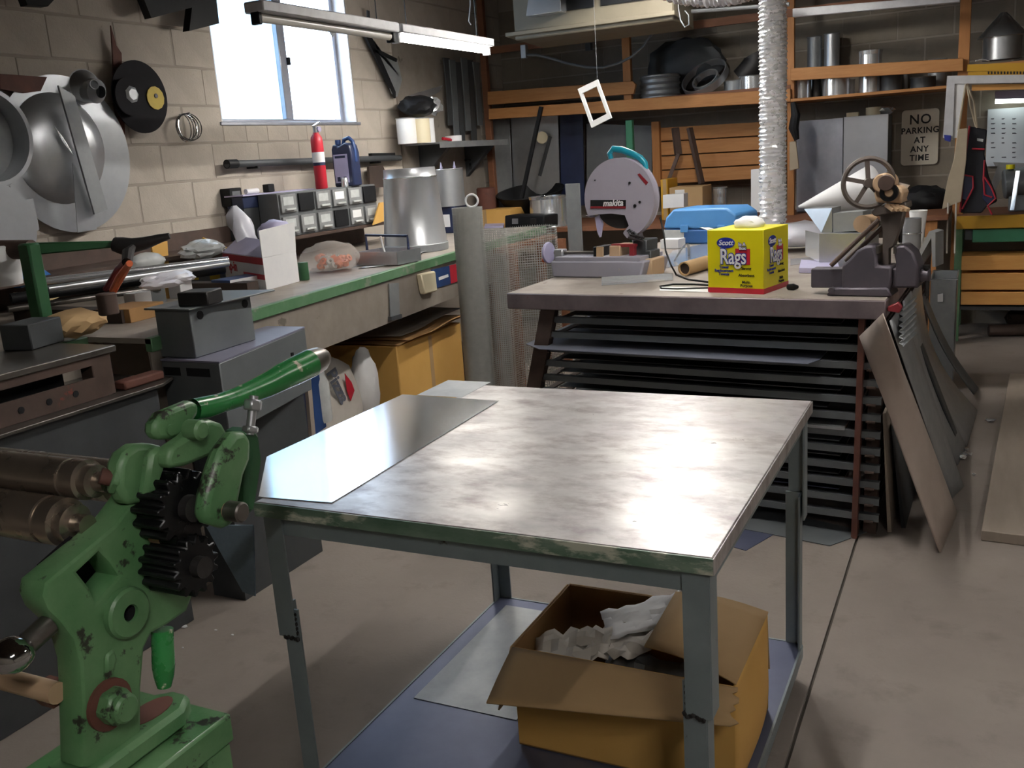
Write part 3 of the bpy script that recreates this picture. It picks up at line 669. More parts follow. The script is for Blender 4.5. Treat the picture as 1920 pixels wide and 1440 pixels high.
def label_face(o, x, k):
    y = V((0, 0, 1)); n = x.cross(y)
    def at(fx, fz, d=.0012): return X4(o + x * (fx * k) + y * (fz * HB) + n * d, x, y)
    pts = circ((0, 0), .04 * k / .245, 28, ry=.0225)
    plate('oval_badge', pts, [], .001, 'ink_blue', r, at(.34, .80))
    txt('lettering', 'Scott', .030, 'white', r, at(.34, .80, .0024), bold=.0006, shear=.2, wid=k / .245)
    plate('red_panel', [(-.032 * k / .245, -.033), (.032 * k / .245, -.033), (.032 * k / .245, .033), (-.032 * k / .245, .033)], [], .001, 'red', r, at(.64, .585))
    txt('lettering', 'Rags', .088, 'ink_blue', r, at(.47, .575, .0024), bold=.005, wid=.72 * k / .245)
    txt('lettering', 'Rags', .088, 'white', r, at(.47, .575, .0040), bold=.0012, wid=.72 * k / .245)
    txt('lettering', 'In A', .018, 'white', r, at(.63, .775, .0034), bold=.0006, wid=k / .245)
    txt('lettering', 'In A', .018, 'ink_blue', r, at(.63, .775, .0022), bold=.0022, wid=k / .245)
    txt('lettering', 'Box', .018, 'white', r, at(.64, .715, .0034), bold=.0006, wid=k / .245)
    txt('lettering', 'Box', .018, 'ink_blue', r, at(.64, .715, .0022), bold=.0022, wid=k / .245)
    for i, q in enumerate(('Towel', 'Replacement', 'Towels')): txt('lettering', q, .016, 'ink_blue', r, at(.30, .415 - .055 * i), bold=.0004, wid=k / .245)
    for i, q in ((0, 'Strong'), (2, 'Absorbent'), (4, 'Multi-'), (5, 'Purpose')): txt('lettering', q, .016, 'ink', r, at(.70, .40 - .055 * i), bold=.0003, wid=k / .245)
label_face(a, ux, W1); label_face(a + ux * W1, uy, W2)
P('side_tab', M().prism([a + ux * .0 + V((0, 0, HB)), a - ux * .05 + uy * .03 + V((0, 0, HB + .008)), a - ux * .02 + uy * .06 + V((0, 0, HB + .004)), a + uy * .06 + V((0, 0, HB))], (0, 0, .002)), 'paper_white', r)
P('rag', M().blob(a + ux * .13 + uy * .13 + V((0, 0, HB + .012)), (.13, .1, .07), 3, .06, 4, True), 'white', r)

# ---------------------------------------------------------------- bench vise
s = frame(1585, 556, HZ, 6)
r = E('bench_vise', 'dark cast iron bench vise bolted to the right corner of the rear bench', 'vise', s(1620, 556, .06))
P('base', M().prism([s(1548, 556), s(1672, 556), s(1664, 540), s(1560, 540)], s.v * .13), 'vise', r, bevel=.006)
P('body', M().prism([s(1578, 552, .01), s(1664, 552, .01), s(1672, 532, .01), s(1672, 500, .01), s(1645, 498, .01), s(1644, 478, .01), s(1638, 460, .01), s(1622, 461, .01), s(1606, 470, .01), s(1592, 486, .01), s(1578, 498, .01)], s.v * .11), 'vise', r, bevel=.010, seg=2)
P('slide_beam', fb(M(), s, 1520, 1722, 504, 540, .03, .1), 'vise', r, bevel=.005)
P('front_jaw', M().prism([s(1676, 540, .01), s(1720, 540, .01), s(1722, 500, .01), s(1712, 474, .01), s(1696, 460, .01), s(1680, 462, .01), s(1676, 478, .01), s(1679, 492, .01), s(1679, 500, .01)], s.v * .11), 'vise', r, bevel=.008, seg=2)
P('jaw_plate', fb(M(), s, 1642, 1647, 462, 476, .01, .12), 'worn_steel', r); P('jaw_plate', fb(M(), s, 1675, 1680, 462, 476, .01, .12), 'worn_steel', r)
P('screw_nose', M().cyl(s(1718, 516, .065), s(1744, 516, .065), .026, n=18), 'vise', r, bevel=.005)
P('handle_bar', M().cyl(s(1737, 500, .055), s(1735, 640, .055), .0085, n=10), 'iron', r)
P('handle_knob', M().cyl(s(1735, 634, .055), s(1735, 642, .055), .014, n=12), 'iron', r); P('handle_knob', M().cyl(s(1737, 497, .055), s(1737, 503, .055), .014, n=12), 'iron', r)
P('swivel_bolt', cy(s, 1558, 545, -.012, .02, .012, 8), 'vise', r)
# ---------------------------------------------------------------- rotary machine clamped in the vise
r = E('rotary_machine', 'old rotary crimping machine with spoked handwheel clamped in the vise', 'machine', s(1662, 500, .1))
P('clamp_plate', fb(M(), s, 1655, 1666, 405, 498, .05, .09), 'cast', r)
P('stand_plate', M().prism([s(1648, 398, .05), s(1672, 388, .05), s(1696, 392, .05), s(1688, 430, .05), s(1676, 462, .05), s(1664, 470, .05), s(1656, 440, .05), s(1650, 420, .05)], s.v * .05), 'cast', r, bevel=.005)
P('stand_top', M().prism([s(1632, 398, .03), s(1640, 388, .03), s(1698, 378, .03), s(1700, 390, .03), s(1684, 398, .03), s(1640, 406, .03)], s.v * .1), 'cast', r, bevel=.004)
P('brace_rod', M().cyl(s(1648, 412, .04), s(1558, 498, .02), .0095, n=10), 'steel_brown', r)
P('brace_rod', M().cyl(s(1655, 425, .06), s(1586, 490, .05), .0095, n=10), 'steel_brown', r)
P('brace_rod', M().cyl(s(1690, 400, .08), s(1688, 455, .08), .007, n=8), 'iron', r)
for i in range(4): P('guide_slat', M().bar(s(1662 + 9 * i, 384 + i, .02), s(1676 + 9 * i, 394, .0), .016, .012), 'tan', r)
P('body', M().prism([s(1638, 362, .02), s(1644, 350, .02), s(1662, 345, .02), s(1690, 352, .02), s(1694, 362, .02), s(1690, 374, .02), s(1692, 382, .02), s(1642, 380, .02)], s.v * .1), 'tan', r, bevel=.008, seg=2)
P('gear_case', cy(s, 1654, 344, .0, .11, .036, 24), 'tan', r, bevel=.005)
P('case_cap', cy(s, 1661, 343, -.012, .0, .030, 24), 'steel_brown', r, bevel=.003)
c = s(1667, 361, 0); P('bearing_ring', M().lathe([(.018, 0), (.033, 0), (.033, .02), (.018, .02)], c + s.v * .012, -s.v, 26, True), 'gear', r)
P('bearing_cap', M().cyl(c + s.v * .01, c - s.v * .004, .017, n=20), 'tan', r, bevel=.003)
hc = s(1628, 343, .02); ax = (s.u * .42 - s.v * .9).normalized()
hw = P('handwheel', M().ring(hc, ax, .090, .0095, 44, 8), 'cast', r); hx, hy, _ = frame_of(ax)
for i in range(5):
    q = math.radians(72 * i + 22); d = hx * math.cos(q) + hy * math.sin(q); P('spoke', M().bar(hc + d * .012, hc + d * .088, .016, .009, ax), 'cast', hw)
P('hub', M().cyl(hc - ax * .016, hc + ax * .016, .018, n=16), 'cast', hw)
P('wheel_shaft', M().cyl(hc - ax * .01, s(1655, 345, .05), .012, n=12), 'tan', r)
P('workpiece', M().prism([s(x, y, .1) for x, y in ((1668, 338), (1706, 347), (1694, 362), (1680, 358))], s.v * .01), 'galv_bright', r)
P('chain_roll', M().cyl(s(1616, 420, .1), s(1632, 418, .2), .034, n=20), 'tan', r)
# ================================================================== LEFT WORKBENCH
FA, FB = PZ(440, 590, BZ), PZ(880, 465, BZ)
def FX(y): return FA.x + (FB.x - FA.x) * (y - FA.y) / (FB.y - FA.y)
LY0, LY1 = 2.45, 6.85; NX = -3.0
r = E('workbench', 'long green edged workbench along the block wall', 'workbench', (-3.4, 3.7, 0))
def lb(y0, y1, d0, d1, z0, z1, m=None):
    """box running along the front line, d measured behind the front edge"""
    return (m or M()).prism([V((FX(y0) - d0, y0, z0)), V((FX(y1) - d0, y1, z0)), V((FX(y1) - d1, y1, z0)), V((FX(y0) - d1, y0, z0))], (0, 0, z1 - z0))
P('bench_top', M().prism([V((FX(LY0), LY0, BZ - .02)), V((FX(LY1), LY1, BZ - .02)), V((WX + .005, LY1, BZ - .02)), V((WX + .005, LY0, BZ - .02))], (0, 0, .02)), 'bench_top', r)
P('bench_top', M().bx(WX + .005, NX, 1.0, LY0, BZ - .02, BZ), 'bench_top', r); P('apron', M().bx(NX - .02, NX - .012, 1.0, LY0, .82, BZ - .05), 'dusty', r); P('front_edge', M().bx(NX - .03, NX + .004, 1.0, LY0, BZ - .05, BZ + .001), 'green_bench', r, bevel=.003)
P('front_edge', lb(LY0, LY1, -.004, .03, BZ - .05, BZ + .001), 'green_bench', r, bevel=.003)['label'] = 'worn green painted front edge'
zs = PX(700, 617, FX(4.2)).z
ap = P('apron', lb(LY0, LY1, .01, .02, zs, BZ - .05), 'dusty', r)
for y in (2.6, 3.35, 6.1):
    for d in (.06, 1.2):
        P('leg', lb(y - .03, y + .03, d, d + .06, 0, BZ - .05), 'ply', r)
P('lower_shelf', lb(3.4, LY1, .98, 1.15, .28, .30), 'dark_wood', r)
P('backsplash', M().bx(WX + .002, WX + .03, 1.0, 6.0, BZ, 1.30), 'steel_brown', r)
P('ledge', M().bx(WX + .03, WX + .34, 1.0, 6.0, 1.185, 1.205), 'steel_brown', r)
LZ = 1.205
def ax(px, py, d=-.004):
    """point on the apron face"""
    X = FX(4.2)
    for _ in range(4): X = FX(PX(px, py, X).y) - .01 - d
    return PX(px, py, X)
P('bracket', M().prism([ax(728, 532), ax(746, 530), ax(748, 590), ax(731, 594)], (.006, 0, 0)), 'galv_dull', ap)
P('bracket_foot', M().prism([ax(728, 594), ax(748, 589), ax(748, 597), ax(728, 601)], (.02, 0, 0)), 'steel_dark', ap)
T('outlet_box', 'cream outlet cover fixed to the workbench apron', 'outlet', M().prism([ax(779, 514, .0), ax(806, 508, .0), ax(810, 546, .0), ax(786, 552, .0)], (.04, 0, 0)), 'cream', bevel=.008)
bb = E('bumper_sticker', 'blue and red sticker on the workbench apron end', 'sticker', ax(830, 540))
P('blue_field', M().prism([ax(808, 506), ax(842, 498), ax(845, 532), ax(812, 542)], (.002, 0, 0)), 'blue_dark', bb)
P('red_field', M().prism([ax(842, 498), ax(858, 494), ax(860, 527), ax(845, 532)], (.002, 0, 0)), 'red', bb)
P('white_mark', M().prism([ax(822, 520, -.007), ax(840, 514, -.007), ax(841, 519, -.007), ax(823, 526, -.007)], (.001, 0, 0)), 'white', bb)
# ---------------------------------------------------------------- under the bench
k = PX(748, 700, -3.05); zt = PX(748, 648, -3.05).z
bx_ = E('storage_carton', 'large yellow brown carton under the workbench', 'box', (k.x - .3, k.y + .45, 0))
P('carton', M().bx(k.x - .6, k.x, k.y, k.y + .78, .0, zt), 'card_yellow', bx_, bevel=.006)
P('tape', M().bx(k.x - .0005, k.x + .0015, k.y + .36, k.y + .40, .02, zt - .01), 'card', bx_)
for i, (a, b_, c_, d_) in enumerate(((.0, .8, .1, -.6), (.06, .74, .14, -.55), (.1, .86, .05, -.5))):
    T('flat_cardboard', ('bottom', 'middle', 'top')[i] + ' sheet of flattened cardboard on the carton under the workbench', 'cardboard',
      M().grid(lambda u, v: (k.x + .02 - (.1 - c_) + d_ * v, k.y + a + (b_ - a) * u, zt + .008 + i * .014 + .025 * u * (1 + i * .5) + .006 * math.sin(9 * u + 3 * v + i)), 8, 4), 'card_in' if i < 2 else 'ply', solid=.004)
q = PX(650, 735, -2.98); zt2 = PX(650, 672, -2.98).z
sk = E('paper_sack', 'white paper sack with red diamond print under the workbench', 'sack', (q.x - .12, q.y, 0))
m = M().blob((q.x - .14, q.y + .02, zt2 / 2), (.26, .50, zt2 * 1.06), 3, .05, 8)
m.v = [V((min(p.x, q.x - .02 + .012 * math.sin(p.y * 40)), p.y, max(p.z, .002))) for p in m.v]
P('sack', m, 'paper', sk, sharp=50)
PXs = lambda x, y, d=.0: V(PX(x, y, q.x - .013 + d))
P('red_diamond', M().prism([PXs(646, 700), PXs(658, 716), PXs(664, 732), PXs(657, 752), PXs(650, 733)], (.003, 0, 0)), 'red', sk)
txt('lettering', 'Pizza', .11, 'ink_grey', sk, X4(PXs(632, 722), V((0, .45, -.9)), V((0, .9, .45))), bold=.003, shear=.25)
T('white_bundle', 'crumpled white plastic bundle beside the sack under the workbench', 'bag', M().blob(PX(690, 730, -3.0) + V((-.08, .09, 0)), (.16, .15, .42), 3, .09, 21), 'white', sharp=60)
T('navy_board', 'navy blue board leaning under the workbench left of the sack', 'board', M().prism([PX(542, 705, -2.9), PX(574, 690, -2.9), PX(588, 818, -2.9), PX(545, 860, -2.9)], (-.03, 0, 0)), 'navy', bevel=.003)
T('navy_board', 'narrow dark blue board behind the pale strip under the workbench', 'board', M().prism([PX(582, 690, -2.92), PX(596, 684, -2.92), PX(612, 800, -2.92), PX(592, 815, -2.92)], (-.03, 0, 0)), 'blue_dark')
T('pale_strip', 'pale wooden strip standing between the navy boards', 'strip', M().prism([PX(574, 688, -2.88), PX(581, 685, -2.88), PX(592, 815, -2.88), PX(585, 820, -2.88)], (-.02, 0, 0)), 'ply')
T('clear_jar', 'dusty glass jar under the workbench beside the white sack', 'jar', M().lathe([(0, 0), (.045, 0), (.05, .02), (.05, .2), (.035, .24), (.035, .27), (0, .27)], PX(606, 790, -2.95), n=18), 'clear')
# ---------------------------------------------------------------- things on the bench top
c0, cl, cr = PZ(500, 545, BZ), PZ(425, 530, BZ), PZ(562, 528, BZ)
ul, ur = (cl - c0), (cr - c0); hb = .158
wbx = E('white_carton', 'white and red carton with its lid standing open on the workbench', 'box', c0 + (ul + ur) / 2)
up = V((0, 0, 1))
P('carton', M().prism([c0, cr, cr + ul, c0 + ul], (0, 0, hb)), 'paper_white', wbx, bevel=.002)
nl = V((ul.y, -ul.x, 0)).normalized(); nl = nl if nl.dot(ur) < 0 else -nl
xl = -ul.normalized(); wl_ = ul.length
def cf(a, b, z0, z1, d=.0015): return M().prism([c0 + ul * b + up * z0 + nl * .0003, c0 + ul * a + up * z0 + nl * .0003, c0 + ul * a + up * z1 + nl * .0003, c0 + ul * b + up * z1 + nl * .0003], nl * d)
P('red_stripe', cf(0, 1, hb * .78, hb * .99), 'red', wbx); P('red_stripe', cf(0, .5, hb * .32, hb * .48), 'red', wbx)
txt('lettering', 'ip-in', .07, 'red', wbx, X4(c0 + ul * .76 + up * hb * .6 + nl * .001, xl, up), bold=.002)
txt('lettering', 'WW-12', .026, 'ink', wbx, X4(c0 + ul * .28 + up * hb * .22 + nl * .001, xl, up))
P('lid', M().prism([c0 + up * hb, cr + up * hb, cr + up * (hb * 1.9) + ur * .06, c0 + up * (hb * 1.82)], nl * -.0 + V((-.004, 0, 0))), 'paper_white', wbx)
P('flap', M().prism([c0 + up * hb, c0 + ul + up * hb, c0 + ul * .96 + ur * .5 + up * (hb + .07), c0 + ul * .05 + ur * .45 + up * (hb + .06)], (0, 0, .003)), 'lavender', wbx)
def at(px, py, z=BZ): return PZ(px, py, z)
def put(name, label, cat, m, material, **k): return T(name, label, cat, m, material, **k)
def sbox(px0, px1, yb, ht, dep, rz=0, z=BZ):
    """upright box whose front bottom edge runs px0..px1 at image row yb"""
    a, b_ = PZ(px0, yb, z), PZ(px1, yb, z); u = (b_ - a)
    if rz: u = Matrix.Rotation(math.radians(rz), 3, 'Z') @ u
    n = V((-u.y, u.x, 0)).normalized() * dep
    pm = (a - CAM).dot(ROT @ V((0, 0, 1))) / FPX
    return M().prism([a, a + u, a + u + n, a + n], (0, 0, ht * pm)), a, u, n, ht * pm
bag = M().tube([PZ(460, 482, BZ + .12) + V((.03 * math.sin(i * .6), 0, -.07 + .043 * i)) for i in range(9)], [.06, .085, .08, .065, .055, .06, .06, .045, .012], 12)
bag.v = [p + V((random.uniform(-.012, .012), random.uniform(-.012, .012), 0)) for p in bag.v]
put('plastic_bag', 'white plastic bag standing behind the white and red carton', 'bag', bag, 'plastic_bag', sharp=60)
put('plastic_bag', 'lavender plastic wrap bunched above the white and red carton', 'bag', M().blob(c0 + ul * .4 + ur * .95 + up * (hb + .09), (.16, .2, .13), 3, .07, 6), 'lavender', sharp=60)
put('small_can', 'small green can on the workbench right of the white carton', 'can', M().lathe([(0, 0), (.026, 0), (.027, .002), (.027, .088), (.025, .092), (0, .092)], at(571, 525), n=20), 'green_dark')
cb = E('parts_bag', 'clear plastic bag of orange fittings on the workbench', 'bag', at(625, 512))
P('bag', M().blob(at(625, 512) + V((-.05, .05, .075)), (.30, .36, .19), 3, .09, 13, True), 'bag_clear', cb, sharp=60)
for i in range(34):
    a = at(632 + random.uniform(-26, 26), 508 + random.uniform(-7, 3)) + V((-.03, .02, .016 + .04 * random.random()))
    P('fitting', M().lathe([(.008, 0), (.018, 0), (.02, .012), (.02, .03), (.008, .03)], a, (random.uniform(-1, 1), random.uniform(-1, 1), .4), 10, True), 'orange' if i % 3 else 'paper', cb)
put('metal_sheet', 'curled galvanized sheet under the cone on the workbench', 'metal sheet', M().grid(lambda u, v: at(672 + 70 * u + 70 * v, 505 - 8 * u - 28 * v) + V((0, 0, .004 + .03 * max(0, u - .5) ** 2)), 6, 6), 'galv', solid=.0015)
tr, a, u, n, h = sbox(668, 746, 499, 26, .22)
ty = E('tool_tray', 'open sheet metal tool tray with dark handle on the workbench', 'tool tray', a + u / 2 + n / 2)
for q0, q1 in ((a, a + u), (a + u, a + u + n), (a + u + n, a + n), (a + n, a)): P('side', M().prism([q0 + up * .008, q1 + up * .008, q1 + up * h, q0 + up * h], V((0, 0, 0)) + (a + u / 2 + n / 2 - (q0 + q1) / 2).normalized() * .003), 'galv', ty)
P('bottom', M().prism([a + up * .005, a + u + up * .005, a + u + n + up * .005, a + n + up * .005], (0, 0, .003)), 'galv_dull', ty)
hA, hB = a + n * .5 + up * h, a + u + n * .5 + up * h
P('handle', M().tube([hA, hA + up * .085, hB + up * .075, hB], .008, 8), 'navy', ty)
put('screwdriver', 'pale handled screwdriver leaning in the tool tray', 'tool', M().tube([a + u * .55 + n * .4 + up * .012, a + u * .45 + n * .4 + up * .1, a + u * .42 + n * .4 + up * .16], [.004, .006, .006], 8), 'paper_white')
put('pliers', 'red handled pliers lying in the tool tray', 'tool', M().tube([a + u * .3 + n * .5 + up * .02, a + u * .6 + n * .45 + up * .05, a + u * .75 + n * .6 + up * .03], .01, 8), 'red')
# large galvanized cone and pot
c = at(781, 470); rr = .205
cn = E('duct_reducer', 'tall galvanized conical duct reducer standing on the workbench', 'duct fitting', c)
P('cone', M().lathe([(rr, 0), (rr, .03), (rr + .003, .034), (rr - .002, .04), (.168, .46), (.172, .465), (.166, .47), (.163, .52), (.160, .52), (.163, .47), (.165, .46), (rr - .006, .04), (rr - .004, 0)], c, n=48, closed=True), 'reducer', cn, sharp=50)
P('crimp_bead', M().ring(c + V((0, 0, .465)), (0, 0, 1), .169, .004, 40, 6), 'galv_bright', cn)
P('base_collar', M().lathe([(rr + .001, .0), (rr + .004, .004), (rr + .004, .045), (rr, .05)], c, n=48), 'galv_dull', cn)
p2 = PX(843, 386, -3.75)
pt = E('galvanized_pot', 'short galvanized cylinder behind the cone on the workbench', 'duct fitting', p2)
P('cylinder', M().lathe([(0, .002), (.125, 0), (.125, .28), (.121, .28), (.121, .006), (0, .006)], p2, n=32), 'galv', pt)
P('rolled_rim', M().ring(p2 + V((0, 0, .28)), (0, 0, 1), .124, .004, 32, 6), 'galv_bright', pt)
for sx in (-.06, .07): P('paper_tip', M().prism([p2 + V((0, sx * 1.6 - .03, .24)), p2 + V((0, sx * 1.6 + .05, .24)), p2 + V((0, sx * 1.6 + .01, .335))], (.004, 0, 0)), 'lavender', pt)
sd = E('label_stand', 'dark stand with white label under the galvanized cylinder', 'stand', (p2.x, p2.y, BZ))
P('post', M().bx(p2.x - .1, p2.x + .1, p2.y - .1, p2.y + .1, BZ + .002, p2.z - .002), 'navy', sd, bevel=.004)
P('label', M().bx(p2.x + .1, p2.x + .103, p2.y - .07, p2.y + .05, BZ + .05, p2.z - .06), 'paper_white', sd)
P('label', M().bx(p2.x - .07, p2.x + .05, p2.y - .103, p2.y - .1, BZ + .05, p2.z - .06), 'paper_white', sd)
# small parts cabinet: two rows of drawers on the ledge
pa, pb = PX(530, 422, -3.86), PX(712, 405, -3.86); pz0 = PX(600, 456, -3.86).z
pc = E('parts_cabinet', 'grey small parts cabinet with clear drawers behind the workbench', 'cabinet', ((pa.x - .05), (pa.y + pb.y) / 2, LZ))
W_ = (pb.y - pa.y); H_ = .27
P('cabinet_body', M().bx(-4.03, -3.875, pa.y, pb.y, LZ + .001, LZ + H_), 'cabinet', pc, bevel=.003)
nd = 6
for row in range(2):
    for i in range(nd):
        y0_, y1_ = pa.y + W_ * (i + .08) / nd, pa.y + W_ * (i + .92) / nd; z0_ = LZ + .015 + row * H_ / 2; z1_ = z0_ + H_ / 2 - .025
        dark = (row, i) in ((1, 1), (0, 3), (1, 5))
        d = P('drawer', M().bx(-3.875, -3.862, y0_, y1_, z0_, z1_), 'black' if dark else 'drawer', pc, bevel=.002)
        if not dark:
            P('pull', M().bx(-3.862, -3.845, y0_ + .03, y1_ - .03, z0_ + .012, z0_ + .026), 'clear', d, bevel=.003)
            P('card', M().bx(-3.862, -3.860, y0_ + .02, y1_ - .03, z0_ + .045, z1_ - .015), 'white' if i == 3 or (row, i) == (0, 4) else 'clear', d)
CT = LZ + H_
put('card_holder', 'tan card with yellow top at the right of the parts cabinet', 'card', M().prism([PX(700, 422, -3.8), PX(722, 414, -3.8), PX(728, 378, -3.8), PX(712, 380, -3.8)], (-.01, 0, 0)), 'card_yellow')
# things on top of the cabinet: case, extinguisher, jug
dk = E('dark_case', 'dark metal case with pale lid left of the fire extinguisher', 'case', PX(520, 420, -3.9))
ya, yb = PX(457, 400, -4.04).y, PX(588, 400, -4.04).y; zc = PX(520, 362, -4.04).z
P('case', M().bx(-4.165, -4.035, ya, yb, LZ + H_ * .72, zc), 'navy', dk, bevel=.004)
P('lid', M().bx(-4.168, -4.02, ya - .01, yb + .01, zc, zc + .008), 'lavender', dk)
P('side_label', M().bx(-4.035, -4.032, yb - .11, yb - .01, zc - .11, zc - .01), 'clear', dk)
put('support_block', 'dark shelf block carrying the metal case beside the parts cabinet', 'block', M().bx(-4.165, -4.035, ya, yb, LZ + .001, LZ + H_ * .72), 'steel_dark')
fr = E('small_gauge', 'small black framed gauge on the wall at the left end of the dark case', 'gauge', PX(446, 384, -4.17))
P('frame', M().bx(-4.2, -4.12, PX(432, 370, -4.12).y, PX(455, 370, -4.12).y, PX(446, 386, -4.12).z, PX(446, 352, -4.12).z), 'black', fr, bevel=.005)
P('face', M().bx(-4.12, -4.117, PX(436, 370, -4.12).y, PX(451, 370, -4.12).y, PX(446, 380, -4.12).z, PX(446, 358, -4.12).z), 'cabinet', fr)
put('small_block', 'small black terminal block on top of the dark case', 'block', M().box(V((-4.1, PX(503, 348, -4.1).y, zc + .034)) + V((0, 0, .0)), (.05, .06, .05)), 'black', bevel=.004)
put('paper_roll', 'short white paper roll lying on the dark case', 'roll', M().cyl(V((-4.1, PX(460, 354, -4.1).y, zc + .025)), V((-4.1, PX(482, 350, -4.1).y, zc + .025)), .016, n=12), 'paper_white')
ex = PX(606, 374, -3.93); ex.z = CT + .001
fe = E('fire_extinguisher', 'red fire extinguisher standing on the parts cabinet', 'fire extinguisher', ex)
P('cylinder', M().lathe([(0, 0), (.036, 0), (.04, .006), (.04, .30), (.036, .33), (.02, .35), (.018, .36), (0, .36)], ex, n=24), 'red', fe)
P('label_band', M().cyl(ex + V((0, 0, .17)), ex + V((0, 0, .235)), .0408, n=24, cap=False), 'paper_white', fe)
P('label_band', M().cyl(ex + V((0, 0, .15)), ex + V((0, 0, .17)), .0408, n=24, cap=False), 'navy', fe)
P('valve', M().cyl(ex + V((0, 0, .36)), ex + V((0, 0, .40)), .016, n=12), 'galv', fe)
P('lever', M().bar(ex + V((0, -.02, .40)), ex + V((0, .05, .425)), .016, .008), 'galv_bright', fe); P('lever', M().bar(ex + V((0, -.01, .385)), ex + V((0, .055, .385)), .016, .008), 'black', fe)
P('gauge', M().cyl(ex + V((.016, .01, .38)), ex + V((.028, .01, .38)), .018, n=14), 'lavender', fe)
jg = PX(657, 374, -3.93); jg.z = CT + .001
ju = E('fluid_jug', 'dark blue fluid jug with lavender label on the parts cabinet', 'jug', jg)
jp = lambda a, d, z: jg + V((a * .85, d, z))
P('body', M().prism([jp(y, -.05, z) for y, z in ((-.095, 0), (.095, 0), (.095, .22), (.08, .275), (.04, .29), (-.03, .265), (-.045, .28), (-.08, .28), (-.095, .25))], (0, .1, 0)), 'navy', ju, bevel=.012, seg=2)
P('label', M().prism([jp(-.08, -.0515, .025), jp(.055, -.0515, .025), jp(.055, -.0515, .215), jp(-.08, -.0515, .215)], (0, .001, 0)), 'lavender', ju)
P('title_bar', M().prism([jp(-.065, -.0525, .19), jp(.035, -.0525, .19), jp(.035, -.0525, .205), jp(-.065, -.0525, .205)], (0, .001, 0)), 'navy', ju)
for x0 in (-.06, .0): P('print_block', M().prism([jp(x0, -.0525, .035), jp(x0 + .03, -.0525, .035), jp(x0 + .03, -.0525, .065), jp(x0, -.0525, .065)], (0, .001, 0)), 'navy', ju)
P('cap', M().cyl(jp(-.062, 0, .28), jp(-.062, 0, .312), .02, n=16), 'blue_dark', ju)
P('handle', M().tube([jp(y, 0, z) for y, z in ((-.02, .265), (0, .31), (.045, .32), (.08, .295), (.09, .24), (.09, .16))], .014, 10), 'blue_dark', ju)
put('metal_cup', 'small upturned steel cup at the front of the fluid jug', 'cup', M().lathe([(.026, 0), (.022, .055), (.018, .06), (0, .062), (0, .058), (.016, .056), (.022, 0)], jg + V((.03, -.085, .0)), n=16), 'galv_bright')
put('dark_frame', 'black framed board leaning on the wall right of the jug', 'frame', M().prism([PX(692, 312, -4.12), PX(718, 310, -4.14), PX(734, 350, -4.08), PX(694, 352, -4.08)], (-.02, 0, 0)), 'dark_wood')  # plain dark framed panel, not identified further
# small cartons near the left part of the bench
def carton(label, px0, px1, yb, ht, dep, material, z=BZ, rz=0, name='small_carton', endmat=None, stripe=None):
    m, a, u, n, h = sbox(px0, px1, yb, ht, dep, rz, z)
    o = E(name, label, 'box', a + u / 2 + n / 2); P('carton', m, material, o, bevel=.002)
    if endmat: P('end_panel', M().prism([a + u * 1.002, a + u * 1.002 + n, a + u * 1.002 + n + up * h, a + u * 1.002 + up * h], u.normalized() * .001), endmat, o)
    if stripe:
        sgn = n.normalized() * -.001
        for f0, f1, g0, g1, mm in stripe: P('print', M().prism([a + u * f0 + up * h * g0, a + u * f1 + up * h * g0, a + u * f1 + up * h * g1, a + u * f0 + up * h * g1], sgn), mm, o)
    return o
carton('blue box with white end on the workbench before the red carton', 399, 440, 551, 26, .24, 'blue_dark', endmat='paper_white', rz=-8, stripe=[(.15, .8, .25, .5, 'blue')])
carton('grey box with yellow patches behind the blue box on the workbench', 342, 418, 528, 17, .12, 'cabinet', stripe=[(.12, .42, .2, .75, 'yellow_label'), (.7, .95, .2, .8, 'yellow_label')])
carton('tan upright box behind the pale carton on the workbench', 283, 317, 560, 30, .1, 'card_yellow')
carton('white torn carton beside the tan upright box', 318, 341, 560, 34, .08, 'paper_white')
carton('grey dark box between the small cartons on the workbench', 258, 284, 572, 34, .1, 'cabinet')
carton('white carton with grey dot behind the brown carton', 236, 257, 585, 34, .1, 'paper_white', stripe=[(.3, .7, .15, .5, 'cabinet')])
carton('brown cardboard carton near the left end of the workbench', 183, 246, 606, 26, .2, 'card_in')
put('motor_can', 'dark brown spool standing on the brown carton', 'spool', M().cyl(PZ(205, 590, BZ + .11), PZ(205, 590, BZ + .11) + V((0, 0, .075)), .034, n=18), 'steel_brown', bevel=.004)
put('paper_parcel', 'crumpled yellow paper parcel at the left end of the workbench', 'parcel', M().blob(PZ(140, 606, BZ + .065), (.17, .24, .10), 3, .12, 31), 'card', sharp=30)
# pipes lying along the bench
pp = lambda x, y, z: PZ(x, y, z)
for i, (a, b_, rad, mt, lb_) in enumerate(((pp(60, 530, 1.2), pp(428, 487, 1.2), .016, 'galv_bright', 'bright galvanized pipe along the back of the workbench'), (pp(90, 542, 1.19), pp(428, 494, 1.19), .015, 'galv', 'dull galvanized pipe beside the bright pipe on the workbench'),
        (pp(20, 560, 1.16), pp(420, 505, 1.16), .022, 'black', 'thick black pipe below the galvanized pipes on the workbench'), (pp(15, 580, 1.12), pp(300, 540, 1.12), .013, 'worn_steel', 'thin steel rod in front of the black pipe on the workbench'))):
    put('pipe', lb_, 'pipe', M().cyl(a, b_, rad, n=14), mt)
for y in (2.75, 3.5): put('pipe_cradle', 'wooden cradle under the pipes nearer the camera' if y < 3 else 'wooden cradle under the pipes near the red carton', 'support', M().bx(-3.75, -3.1, y - .04, y + .04, BZ + .001, BZ + .055), 'dark_wood')
tl = E('grip_pliers', 'long pliers with orange red handles leaning on the pipes', 'tool', PZ(225, 545, BZ + .08))
